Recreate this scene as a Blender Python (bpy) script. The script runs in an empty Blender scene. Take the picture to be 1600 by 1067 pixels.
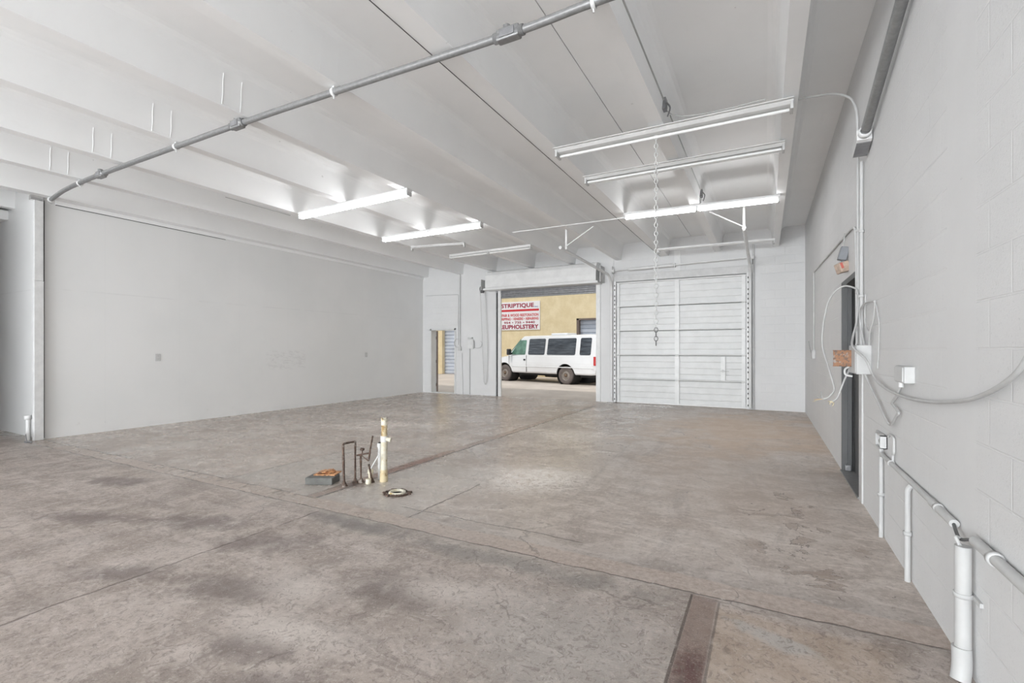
import bpy, bmesh, math, random
from mathutils import Vector, Matrix
random.seed(7)
PI = math.pi
S = bpy.context.scene
COL = S.collection

# ------------------------------------------------------------------ camera, world, lights, exposure
cd = bpy.data.cameras.new('camera'); cam = bpy.data.objects.new('camera', cd); COL.objects.link(cam)
cam.location = (0, 0, 1.45); cam.rotation_euler = (PI/2, 0, 0.489)
cd.sensor_width = 36; cd.lens = 745/1600*36; cd.shift_y = 12.8/1600; cd.clip_start = .05
S.camera = cam
S.view_settings.view_transform = 'Standard'; S.view_settings.look = 'None'
S.view_settings.gamma = 1; S.view_settings.use_curve_mapping = False
S.view_settings.exposure = 0.0
S.cycles.max_bounces = 8; S.cycles.diffuse_bounces = 6; S.cycles.glossy_bounces = 3; S.cycles.use_denoising = True
S.cycles.sample_clamp_indirect = 4; S.cycles.use_adaptive_sampling = True; S.cycles.adaptive_threshold = .04; S.cycles.adaptive_min_samples = 24

w = bpy.data.worlds.new('sky'); S.world = w; w.use_nodes = True
bg = w.node_tree.nodes['Background']; bg.inputs[0].default_value = (.90, .95, 1, 1); bg.inputs[1].default_value = 0.95

def light(name, kind, loc, rot, energy, size=None, color=(1, 1, 1)):
    l = bpy.data.lights.new(name, kind); o = bpy.data.objects.new(name, l); COL.objects.link(o)
    o.location = loc; o.rotation_euler = rot; l.energy = energy; l.color = color
    if kind == 'AREA':
        l.shape = 'RECTANGLE'; l.size, l.size_y = size
    return o
sun = light('sun', 'SUN', (0, 0, 9), (math.radians(33), 0, math.radians(-22)), 1.6, color=(1, .96, .88)); sun.data.angle = math.radians(4)
# added fill lights, unseen behind the camera: one facing forward, one facing up
light('rear_fill', 'AREA', (-4.7, -17.2, 1.9), (PI/2+.12, 0, 0), 3150, (10.5, 3.2), (.91, .96, 1))
light('rear_up_fill', 'AREA', (-4.4, -7.5, .4), (PI, 0, 0), 500, (9.8, 13), (.905, .955, 1))

# ------------------------------------------------------------------ node helpers
class G:
    """small wrapper for building procedural materials"""
    def __init__(s, name, rough=.6, metal=0, spec=.5):
        s.m = bpy.data.materials.new(name); s.m.use_nodes = True; s.t = s.m.node_tree
        s.b = s.t.nodes['Principled BSDF']; s.b.inputs['Roughness'].default_value = rough
        s.b.inputs['Metallic'].default_value = metal; s.b.inputs['Specular IOR Level'].default_value = spec
        g = s.t.nodes.new('ShaderNodeNewGeometry'); s.P = g.outputs['Position']
    def n(s, t, **k):
        x = s.t.nodes.new(t)
        for a, b in k.items(): setattr(x, a, b)
        return x
    def put(s, sock, v):
        if hasattr(v, 'is_output'): s.t.links.new(v, sock)
        elif isinstance(v, (tuple, list)) and len(v) == 3 and sock.type == 'RGBA': sock.default_value = (*v, 1)
        else: sock.default_value = v
    def mp(s, scale=(1, 1, 1), loc=(0, 0, 0), rot=(0, 0, 0)):
        x = s.n('ShaderNodeMapping'); s.put(x.inputs[0], s.P); x.inputs['Scale'].default_value = scale
        x.inputs['Location'].default_value = loc; x.inputs['Rotation'].default_value = rot
        return x.outputs[0]
    def noise(s, scale, detail=4, rough=.6, vec=None, dist=0):
        x = s.n('ShaderNodeTexNoise'); s.put(x.inputs['Vector'], vec or s.P); x.inputs['Scale'].default_value = scale
        x.inputs['Detail'].default_value = detail; x.inputs['Roughness'].default_value = rough; x.inputs['Distortion'].default_value = dist
        return x.outputs['Fac']
    def math(s, op, a, b=0, c=None, clamp=False):
        x = s.n('ShaderNodeMath', operation=op, use_clamp=clamp); s.put(x.inputs[0], a); s.put(x.inputs[1], b)
        if c is not None: s.put(x.inputs[2], c)
        return x.outputs[0]
    def ramp(s, v, a, b, lo=0, hi=1):
        x = s.n('ShaderNodeMapRange', interpolation_type='SMOOTHSTEP'); s.put(x.inputs[0], v)
        x.inputs[1].default_value = a; x.inputs[2].default_value = b; x.inputs[3].default_value = lo; x.inputs[4].default_value = hi
        return x.outputs[0]
    def mix(s, f, a, b, mode='MIX'):
        x = s.n('ShaderNodeMix', data_type='RGBA', blend_type=mode); s.put(x.inputs[0], f); s.put(x.inputs[6], a); s.put(x.inputs[7], b)
        return x.outputs[2]
    def xyz(s, v=None):
        x = s.n('ShaderNodeSeparateXYZ'); s.put(x.inputs[0], v or s.P); return x.outputs
    def bump(s, h, strength=.3, dist=.01, prev=None):
        x = s.n('ShaderNodeBump'); x.inputs['Strength'].default_value = strength; x.inputs['Distance'].default_value = dist
        s.put(x.inputs['Height'], h)
        if prev: s.put(x.inputs['Normal'], prev)
        return x.outputs[0]
    def done(s, col=None, normal=None, rough=None):
        if col is not None: s.put(s.b.inputs['Base Color'], col)
        if normal is not None: s.put(s.b.inputs['Normal'], normal)
        if rough is not None: s.put(s.b.inputs['Roughness'], rough)
        return s.m

def plain(name, col, rough=.55, metal=0, var=.06, scale=8, bump=0):
    """painted or bare surface with slight uneven colour"""
    g = G(name, rough, metal)
    n = g.noise(scale, 5)
    d = tuple(c*(1-var*2) for c in col)
    nb = g.bump(g.noise(scale*12, 3), bump, .004) if bump else None
    return g.done(g.mix(g.ramp(n, .3, .75), d, col), nb)

WHITE = (.775, .775, .765)
M = {}
def wall_blocks(name, axis, bands=(), tone=1):
    """white paint over 40 x 20 cm concrete blocks; bands = smooth poured columns (a, b) along the wall"""
    g = G(name, .62)
    rot = (PI/2, 0, PI/2) if axis == 'Y' else (PI/2, 0, 0)
    x, y, z = g.xyz()
    u = y if axis == 'Y' else x
    c = g.n('ShaderNodeCombineXYZ'); g.put(c.inputs[0], u); g.put(c.inputs[1], g.math('ADD', z, -1.455+2.03))
    br = g.n('ShaderNodeTexBrick'); g.put(br.inputs['Vector'], c.outputs[0]); br.inputs['Scale'].default_value = 1
    br.inputs['Brick Width'].default_value = .406; br.inputs['Row Height'].default_value = .203
    br.inputs['Mortar Size'].default_value = .006; br.inputs['Mortar Smooth'].default_value = .6
    mort = br.outputs['Fac']
    rough_ = g.noise(85, 4, .75)
    pits = g.ramp(g.noise(75, 4, .75), .60, .67)
    smooth = None
    for a, b in bands:
        m = g.math('MULTIPLY', g.ramp(u, a-.01, a+.01), g.ramp(u, b-.01, b+.01, 1, 0))
        smooth = m if smooth is None else g.math('MAXIMUM', smooth, m)
    h = g.math('ADD', g.math('MULTIPLY', mort, -.7), g.math('MULTIPLY', rough_, .45))
    h = g.math('SUBTRACT', h, g.math('MULTIPLY', pits, .25))
    if smooth is not None:
        h = g.math('MULTIPLY', h, g.math('SUBTRACT', 1, smooth))
        pits = g.math('MULTIPLY', pits, g.math('SUBTRACT', 1, smooth))
        h = g.math('ADD', h, g.math('MULTIPLY', smooth, .3))
    col = g.mix(g.ramp(g.noise(1.3, 5), .35, .7), tuple(c*tone for c in (.80, .80, .80)), tuple(c*tone for c in (.84, .84, .84)))
    col = g.mix(g.math('MULTIPLY', mort, .55 if smooth is None else g.math('MULTIPLY', g.math('SUBTRACT', 1, smooth), .35)), col, (.90*tone, .90*tone, .895*tone))
    col = g.mix(g.math('MULTIPLY', pits, .42), col, (.55, .55, .54))
    spots = g.ramp(g.noise(14, 2, .5), .76, .80)
    col = g.mix(g.math('MULTIPLY', spots, .45), col, (.45, .44, .42))
    col = g.mix(g.math('MULTIPLY', g.ramp(rough_, .5, .7), .22), col, (.66, .66, .65))
    scuff = g.math('MULTIPLY', g.ramp(g.noise(5, 6, .8, g.mp((1, 1, .25))), .60, .72), .18)
    col = g.mix(scuff, col, (.62, .61, .59))
    return g.done(col, g.bump(h, .45, .010))
M['wall_right'] = wall_blocks('painted_block_right', 'Y', [(2.78, 3.16), (8.05, 8.5)], .87)
M['wall_back'] = wall_blocks('painted_block_back', 'X', [(-8.78, -7.3), (-4.2, -3.55), (-.42, -.1)], .86)

def drywall():
    g = G('painted_drywall', .5)
    x, y, z = g.xyz()
    col = g.mix(g.ramp(g.noise(.6, 4), .3, .7), (.80, .805, .80), (.84, .84, .835))
    seam = g.math('MULTIPLY', g.ramp(g.math('ABSOLUTE', g.math('ADD', z, -2.45)), 0, .02, 1, 0), g.ramp(g.noise(2, 5), .4, .6))
    fy = g.math('FRACT', g.math('DIVIDE', g.math('ADD', y, .2), 1.22)); 
    vs = g.math('MULTIPLY', g.ramp(g.math('ABSOLUTE', g.math('ADD', fy, -.5)), 0, .012, 1, 0), .25)
    col = g.mix(g.math('MULTIPLY', g.math('MAXIMUM', seam, vs), .2), col, (.6, .6, .6))
    # faint patch of old lettering paint on the sheetrock
    p = g.math('MULTIPLY', g.math('MULTIPLY', g.ramp(y, 7.1, 7.25), g.ramp(y, 8.15, 8.3, 1, 0)), g.math('MULTIPLY', g.ramp(z, .95, 1.0), g.ramp(z, 1.4, 1.45, 1, 0)))
    p = g.math('MULTIPLY', p, g.ramp(g.noise(7, 6, .75, g.mp((1, 1, 3))), .48, .58))
    col = g.mix(g.math('MULTIPLY', p, .22), col, (.5, .5, .5))
    low = g.math('MULTIPLY', g.ramp(g.noise(9, 6, .8), .6, .68), g.ramp(z, .0, .45, 1, 0))
    col = g.mix(g.math('MULTIPLY', low, .3), col, (.5, .48, .46))
    return g.done(col, g.bump(g.noise(40, 3), .06, .004))
M['drywall'] = drywall()

def ceiling_paint():
    g = G('painted_concrete_ceiling', .6)
    col = g.mix(g.ramp(g.noise(.9, 6), .3, .7), (.90, .905, .905), (.94, .945, .945))
    spots = g.ramp(g.noise(10, 2, .5), .77, .80)
    col = g.mix(g.math('MULTIPLY', spots, .35), col, (.4, .39, .37))
    st = g.math('MULTIPLY', g.ramp(g.noise(3, 6, .8, g.mp((1, .25, 1))), .6, .75), .12)
    col = g.mix(st, col, (.62, .61, .58))
    return g.done(col, g.bump(g.noise(30, 4), .1, .004))
M['ceiling'] = ceiling_paint()

def floor_mat():
    g = G('worn_concrete_floor', .5)
    warp = g.noise(3.0, 4, .6); warp2 = g.noise(3.0, 4, .6, g.mp(loc=(7, 3, 0)))
    x0, y0, z0 = g.xyz()
    x = g.math('ADD', x0, g.math('MULTIPLY', g.math('SUBTRACT', warp, .5), .10))
    y = g.math('ADD', y0, g.math('MULTIPLY', g.math('SUBTRACT', warp2, .5), .10))
    def rect(ax, bx, ay, by, s=.02):
        a = g.math('MULTIPLY', g.ramp(x, ax-s, ax+s), g.ramp(x, bx-s, bx+s, 1, 0))
        b = g.math('MULTIPLY', g.ramp(y, ay-s, ay+s), g.ramp(y, by-s, by+s, 1, 0))
        return g.math('MULTIPLY', a, b)
    def blob(cx, cy, rx, ry, a=1.0, nz=None, rot=0, inner=.15):
        u = g.math('SUBTRACT', x0, cx); v = g.math('SUBTRACT', y0, cy)
        c, s_ = math.cos(rot), math.sin(rot)
        uu = g.math('ADD', g.math('MULTIPLY', u, c/rx), g.math('MULTIPLY', v, s_/rx))
        vv = g.math('ADD', g.math('MULTIPLY', u, -s_/ry), g.math('MULTIPLY', v, c/ry))
        d = g.math('SQRT', g.math('ADD', g.math('MULTIPLY', uu, uu), g.math('MULTIPLY', vv, vv)))
        d = g.math('ADD', d, g.math('MULTIPLY', g.math('SUBTRACT', nz if nz else big, .5), 1.9))
        return g.math('MULTIPLY', g.ramp(d, inner, 1, 1, 0), a)
    big = g.noise(1.1, 8, .68, dist=.6)
    mid = g.noise(4.5, 8, .7, dist=.4)
    fine = g.noise(26, 6, .72)
    grit = g.noise(120, 3, .7)
    streak = g.noise(2.2, 7, .7, g.mp((1, .22, 1), rot=(0, 0, .35)), .5)
    base = g.mix(g.ramp(big, .3, .72), (.275, .240, .215), (.45, .405, .370))
    base = g.mix(g.math('MULTIPLY', g.ramp(mid, .46, .62), .6), base, (.47, .43, .40))
    base = g.mix(g.math('MULTIPLY', g.ramp(streak, .52, .64), .55), base, (.235, .205, .185))
    streak2 = g.noise(5.5, 9, .75, g.mp((.25, 1, 1), rot=(0, 0, .12)), .8)
    base = g.mix(g.math('MULTIPLY', g.ramp(streak2, .53, .62), .5), base, (.53, .49, .46))
    base = g.mix(g.math('MULTIPLY', g.ramp(streak2, .36, .44, 1, 0), .5), base, (.20, .172, .155))
    base = g.mix(g.math('MULTIPLY', g.ramp(fine, .54, .62), .5), base, (.52, .48, .45))
    base = g.mix(g.math('MULTIPLY', g.ramp(fine, .36, .46, 1, 0), .55), base, (.20, .172, .155))
    def over(m, c, k=1.0):
        nonlocal base
        base = g.mix(g.math('MULTIPLY', m, k), base, c)
    def tint(m, c, k=1.0):
        nonlocal base
        base = g.mix(g.math('MULTIPLY', m, k), base, c, 'MULTIPLY')
    # cooler grey far left bay
    over(rect(-10.4, -3.95, 3.25, 13, .1), (.39, .35, .325), .2)
    # warm sandy area by the right wall and far right bay
    over(blob(-.4, 9.6, 2.3, 3.6, 1), (.52, .415, .325), .75)
    over(blob(-.3, 6.0, 1.6, 2.4, 1), (.45, .385, .335), .45)
    # greenish grey damp patches along the near side of the cross strip
    over(blob(-1.55, 2.86, 1.5, .16, 1, mid), (.225, .222, .208), .7)
    over(blob(-3.05, 2.9, .8, .17, 1, mid), (.185, .178, .17), .8)
    # dark oil stains in the near slab
    for cx, cy, rx, ry, r_ in ((-2.9, 1.75, .55, .22, .3), (-4.2, 2.3, .6, .25, .4), (-3.3, 2.3, .6, .25, .4), (-6.3, 2.6, .6, .25, .2), (-2.2, 1.45, .35, .16, .2),
                               (-3.7, 1.55, .5, .18, .5), (-2.0, 2.2, .5, .25, 0), (-1.9, 1.3, .35, .2, .8), (-5.2, 1.9, .7, .2, .3)):
        over(blob(cx, cy, rx, ry, 1, mid, r_), (.15, .125, .118), .72)
    # pale worn patches
    for cx, cy, rx, ry, r_ in ((-2.4, 5.1, .75, .55, .3), (-2.55, 1.95, .4, .25, 0), (-1.7, 2.35, .5, .22, .2), (-7.6, 8.3, 1.6, .5, 0), (-6.2, 7.2, 1.3, .35, .2), (-2.9, 7.6, .9, .8, 0), (-2.1, 1.65, .7, .2, .2)):
        over(blob(cx, cy, rx, ry, 1, mid, r_), (.60, .565, .53), .55)
    salt = g.noise(13, 8, .8, dist=1.2)
    over(g.math('MULTIPLY', blob(-2.35, 4.85, .85, .8, 1, big, .3), g.ramp(salt, .42, .54)), (.78, .76, .74), .85)
    over(g.math('MULTIPLY', blob(-3.0, 7.2, 1.2, 1.6, 1, big, 0), g.ramp(salt, .50, .60)), (.68, .65, .62), .5)
    over(g.math('MULTIPLY', blob(-6.6, 6.7, 1.6, .6, 1, big, .2), g.ramp(mid, .40, .55)), (.64, .60, .57), .75)
    # lighter patched square round the stub pipes
    over(rect(-5.35, -3.97, 3.3, 5.15), (.37, .355, .335), .6)
    over(rect(-3.8, -2.75, 3.3, 4.9, .1), (.42, .40, .375), .5)
    # near right slabs: grey, brown trench strip, tan patch
    over(blob(-.9, 2.2, .9, .7, 1, fine, 0), (.40, .39, .37), .55)
    nearx = g.math('MULTIPLY', g.ramp(x0, -.39, -.37), g.ramp(x0, -.255, -.235, 1, 0))
    trench = g.math('MULTIPLY', nearx, g.ramp(y, 2.98, 3.02, 1, 0))
    over(trench, (.235, .180, .155), .85)
    over(g.math('MULTIPLY', trench, blob(-.3, 2.28, .12, .25, 1, fine)), (.10, .05, .045), .9)
    tan = g.math('MULTIPLY', g.ramp(x0, -.245, -.225), g.math('MULTIPLY', g.ramp(x, .40, .62, 1, 0), g.ramp(y, 2.86, 2.95, 1, 0)))
    over(tan, g.mix(g.ramp(mid, .35, .65), (.35, .275, .21), (.47, .40, .335)), .65)
    over(g.math('MULTIPLY', tan, blob(.03, 2.72, .26, .085, 1, mid, -.42, .5)), (.42, .41, .39), .85)
    # sandy cross strip of filled trench
    strip = rect(-10.4, .9, 3.02, 3.22, .012)
    over(strip, g.mix(g.ramp(fine, .35, .65), (.36, .29, .245), (.50, .425, .375)), .8)
    # longitudinal filled strip
    over(rect(-4.02, -3.88, 3.2, 12.2, .02), (.27, .20, .165), .65)
    over(blob(-3.95, 4.7, .16, 1.3, 1, fine), (.16, .07, .045), .8)
    over(blob(-3.9, 11.2, .12, .9, 1, fine), (.17, .14, .12), .7)
    # rust and dirt at the pipe stubs
    over(blob(-3.93, 3.75, .28, .24, 1, fine), (.10, .065, .05), .85)
    over(blob(-3.28, 3.70, .20, .17, 1, fine, 0, .4), (.09, .045, .03), .95)
    # peeling paint flakes by the right wall: raised pale film with dark lips
    fl = g.noise(2.3, 5, .62, g.mp(loc=(4, 1, 0)), .8)
    area = blob(.25, 4.35, .55, 1.7, 1, big, 0, .5)
    lip = g.math('MULTIPLY', g.ramp(g.math('ABSOLUTE', g.math('SUBTRACT', fl, .60)), 0, .010, 1, 0), area)
    inside = g.math('MULTIPLY', g.ramp(fl, .60, .61), area)
    over(inside, (.25, .20, .165), .6)
    over(lip, (.09, .07, .06), .75)
    # cracks
    v = g.n('ShaderNodeTexVoronoi', feature='DISTANCE_TO_EDGE'); g.put(v.inputs['Vector'], g.mp((1, 1, 1)))
    v.inputs['Scale'].default_value = .55
    wv = g.n('ShaderNodeVectorMath', operation='ADD'); g.put(wv.inputs[0], g.P)
    nz = g.n('ShaderNodeTexNoise'); g.put(nz.inputs['Vector'], g.P); nz.inputs['Scale'].default_value = 2.5; nz.inputs['Detail'].default_value = 6
    sc = g.n('ShaderNodeVectorMath', operation='SCALE'); g.put(sc.inputs[0], nz.outputs['Color']); sc.inputs['Scale'].default_value = .5
    g.put(wv.inputs[1], sc.outputs[0]); g.put(v.inputs['Vector'], wv.outputs[0])
    crack = g.math('MULTIPLY', g.ramp(v.outputs['Distance'], .001, .006, 1, 0), g.math('MULTIPLY', g.ramp(big, .5, .58), .7))
    over(crack, (.13, .11, .10), .6)
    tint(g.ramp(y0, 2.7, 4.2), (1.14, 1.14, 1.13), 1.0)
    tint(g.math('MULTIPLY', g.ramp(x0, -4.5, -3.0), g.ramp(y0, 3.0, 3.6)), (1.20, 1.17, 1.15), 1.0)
    # joints
    def jl(coord, c, a, b, other, wd=.010, k=.8, col=(.10, .08, .07)):
        m = g.math('MULTIPLY', g.ramp(g.math('ABSOLUTE', g.math('SUBTRACT', coord, c)), wd*.4, wd, 1, 0), g.math('MULTIPLY', g.ramp(other, a, a+.05), g.ramp(other, b-.05, b, 1, 0)))
        m = g.math('MULTIPLY', m, g.ramp(g.noise(3, 3), .30, .42))
        over(m, col, k)
        return m
    joints = [jl(y, 3.02, -10.3, .8, x), jl(y, 3.22, -10.3, -3.9, x, .012), jl(x, -3.88, 3.2, 12, y, .022, .95), jl(x, -4.02, 3.2, 12, y, .010, .5),
              jl(x, -3.55, -4, 3.0, y, .012, .7), jl(x0, -.385, -4, 3.02, y, .010, .9), jl(x0, -.235, -4, 3.0, y, .008, .6), jl(x, -5.35, 3.2, 5.2, y, .012, .6),
              jl(y, 5.18, -5.4, -3.9, x, .014, .6), jl(x, -2.72, 3.2, 4.4, y, .012, .8), jl(y, 3.42, -3.0, -1.2, x, .012, .6), jl(x, -7.4, 3.2, 12, y, .008, .25), jl(y, 8.1, -10.3, -4, x, .008, .25)]
    # teeth marks in the strip
    tooth = g.math('MULTIPLY', g.ramp(g.math('ABSOLUTE', g.math('SUBTRACT', g.math('FRACT', g.math('MULTIPLY', x, 4.2)), .5)), .05, .12, 1, 0), rect(-7.8, -4.0, 3.12, 3.22, .02))
    over(g.math('MULTIPLY', tooth, g.ramp(g.noise(6, 2), .45, .55)), (.12, .09, .07), .7)
    # aggregate speckle
    over(g.math('MULTIPLY', g.ramp(grit, .58, .68), .5), (.58, .54, .50))
    over(g.math('MULTIPLY', g.ramp(grit, .28, .38, 1, 0), .45), (.14, .12, .11))
    # trowelled near slab pitting
    near = g.ramp(y0, 2.9, 3.1, 1, 0)
    worm = g.noise(16, 5, .75, dist=2.2)
    pit = g.math('MULTIPLY', g.ramp(worm, .39, .49, 1, 0), near)
    over(pit, (.16, .135, .12), .5)
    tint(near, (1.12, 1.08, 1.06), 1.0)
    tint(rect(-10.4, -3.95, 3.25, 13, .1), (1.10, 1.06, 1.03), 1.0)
    flake = g.math('MULTIPLY', g.ramp(g.noise(9, 7, .75, g.mp(loc=(2, 9, 0)), 1.5), .60, .64), g.ramp(big, .42, .55))
    over(flake, (.62, .585, .55), .5)
    dots = g.ramp(g.noise(22, 2, .5, g.mp(loc=(5, 2, 0))), .74, .77)
    over(dots, (.10, .085, .075), .7)
    h = g.math('ADD', g.math('MULTIPLY', fine, .55), g.math('MULTIPLY', mid, .5))
    h = g.math('ADD', h, g.math('MULTIPLY', grit, .18))
    h = g.math('SUBTRACT', h, g.math('MULTIPLY', pit, .35))
    jm = joints[0]
    for j in joints[1:]: jm = g.math('MAXIMUM', jm, j)
    h = g.math('SUBTRACT', h, g.math('ADD', jm, crack))
    h = g.math('ADD', h, g.math('MULTIPLY', inside, -.6))
    r = g.ramp(g.math('ADD', g.math('MULTIPLY', big, .5), g.math('MULTIPLY', mid, .5)), .38, .62, .40, .16)
    r = g.math('ADD', r, g.math('MULTIPLY', near, .22))
    r = g.math('ADD', r, g.math('MULTIPLY', g.ramp(x0, -2.6, -.8), .22))
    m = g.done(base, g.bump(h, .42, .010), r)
    return m
M['floor'] = floor_mat()

def asphalt():
    g = G('pale_worn_pavement', .8)
    n = g.noise(.7, 6); f = g.noise(18, 5, .7)
    col = g.mix(g.ramp(n, .3, .7), (.50, .44, .39), (.64, .57, .51))
    col = g.mix(g.math('MULTIPLY', g.ramp(f, .5, .7), .3), col, (.68, .62, .56))
    col = g.mix(g.math('MULTIPLY', g.ramp(g.noise(1.2, 6, .7, g.mp((.3, 1.5, 1))), .55, .7), .45), col, (.30, .25, .22))
    return g.done(col, g.bump(f, .3, .01))
M['asphalt'] = asphalt()
def stucco():
    g = G('cream_stucco', .85)
    col = g.mix(g.ramp(g.noise(2.2, 7, .7), .35, .7), (.70, .575, .355), (.80, .68, .46))
    return g.done(col, g.bump(g.noise(22, 5, .7), .5, .015))
M['stucco'] = stucco()
M['post_white'] = plain('white_post_paint', (.76, .76, .755), .45)
M['white'] = plain('white_paint', (.64, .64, .635), .5)
M['conduit'] = plain('painted_conduit', (.57, .57, .565), .5, 0, .05, 5)
M['white_metal'] = plain('white_painted_metal', (.78, .78, .775), .35, 0, .05, 5)
M['light_grey'] = plain('light_grey_paint', (.60, .60, .595), .45)
M['door_white'] = plain('white_door_paint', (.72, .725, .72), .4, 0, .05, 3)
M['galv'] = plain('galvanised_steel', (.27, .27, .27), .42, .25, .10, 30)
M['galv_dark'] = plain('dull_galvanised_steel', (.30, .30, .31), .45, .3, .15, 12)
M['dark'] = plain('dark_gap', (.02, .02, .02), .8)
M['seam_grey'] = plain('grey_seam', (.33, .33, .33), .7)
M['hole'] = plain('dark_punched_hole', (.05, .05, .05), .8)
M['grey_door'] = plain('charcoal_door_paint', (.105, .107, .108), .5, 0, .06, 4)
M['door_black'] = plain('black_strip_paint', (.02, .02, .02), .7)
M['grey_cable'] = plain('grey_cable_sheath', (.50, .50, .49), .5)
M['dark_cable'] = plain('dark_cable', (.10, .10, .10), .6)
M['white_cable'] = plain('white_painted_cable', (.54, .54, .535), .45)
M['copper'] = plain('bare_copper_wire', (.60, .38, .18), .4, .6)
M['cream_wire'] = plain('cream_wire', (.72, .62, .42), .5)
M['concrete'] = plain('grey_concrete_block', (.17, .17, .16), .9, 0, .15, 12, .5)
M['chain'] = plain('white_painted_chain', (.66, .66, .65), .4)
M['chain_bare'] = plain('bare_steel_chain', (.25, .25, .25), .4, .6)
M['chrome'] = plain('bright_chrome', (.75, .75, .75), .12, 1, .03)
M['pvc'] = plain('white_pvc', (.80, .80, .79), .3)
M['tyre'] = plain('dusty_tyre_rubber', (.155, .130, .122), .85, 0, .1, 12)
M['wheel'] = plain('dull_steel_wheel', (.34, .30, .27), .5, .2, .12, 20)
M['hub'] = plain('rusty_wheel_hub', (.22, .15, .10), .6, .2, .2, 30)
M['van'] = plain('white_van_paint', (.80, .81, .83), .25, 0, .02, 2); M['van'].node_tree.nodes['Principled BSDF'].inputs['Coat Weight'].default_value = .5
M['under'] = plain('dark_underbody', (.03, .028, .027), .8)
M['red'] = plain('red_sign_paint', (.62, .02, .03), .5)
M['faded_red'] = plain('faded_red_plastic', (.62, .16, .13), .5)
M['maroon'] = plain('maroon_sign_paint', (.34, .02, .06), .5)
M['sign'] = plain('white_sign_board', (.84, .82, .83), .5, 0, .02)
M['sign_blue'] = plain('blue_sign_paint', (.15, .22, .45), .5)
M['red_lens'] = plain('red_tail_light_lens', (.55, .02, .02), .15)
M['brown'] = plain('brown_door_frame', (.17, .13, .11), .6)
M['handle_black'] = plain('black_plastic', (.03, .03, .035), .4)
M['orange_box'] = plain('cream_orange_plastic', (.60, .47, .38), .5, 0, .2, 14)
M['grey_plastic'] = plain('grey_plastic', (.23, .24, .26), .5)

def tinted():
    g = G('tinted_van_glass', .08)
    c = g.mix(g.ramp(g.noise(5, 5, .6, g.mp((.4, .4, 4))), .3, .75), (.030, .036, .045), (.10, .115, .135))
    return g.done(c)
M['glass'] = tinted()
M['green_glass'] = plain('greenish_cab_glass', (.17, .33, .25), .1, 0, .3, 3)
def rusty(name, a, b, c, sc=18):
    g = G(name, .75, .15)
    n = g.noise(sc, 6, .7)
    col = g.mix(g.ramp(n, .38, .52), a, b); col = g.mix(g.ramp(g.noise(sc*.6, 5, .7, g.mp(loc=(3, 1, 2))), .55, .62), col, c)
    return g.done(col, g.bump(n, .5, .004))
M['rust'] = rusty('rusted_box_steel', (.13, .115, .11), (.36, .19, .11), (.36, .33, .30), 34)
M['rust_pipe'] = rusty('rusted_thin_pipe', (.055, .038, .03), (.12, .075, .055), (.30, .27, .24), 26)
M['old_pvc'] = rusty('stained_cream_pvc', (.66, .60, .44), (.74, .71, .60), (.44, .33, .15), 7)
M['stain_pvc'] = rusty('yellowed_pvc_base', (.60, .44, .22), (.68, .58, .38), (.35, .23, .10), 9)
M['rust_scrap'] = rusty('orange_rusted_plate', (.30, .12, .05), (.62, .33, .16), (.06, .035, .03), 22)

def emit(name, col, st):
    m = bpy.data.materials.new(name); m.use_nodes = True; b = m.node_tree.nodes['Principled BSDF']
    b.inputs['Base Color'].default_value = (.9, .9, .9, 1); b.inputs['Emission Color'].default_value = (*col, 1); b.inputs['Emission Strength'].default_value = st
    return m
M['lit_tube'] = emit('lit_fluorescent_tube', (.985, .99, 1), 20.5)
M['dead_tube'] = plain('unlit_fluorescent_tube', (.80, .80, .79), .25, 0, .02)

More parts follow.
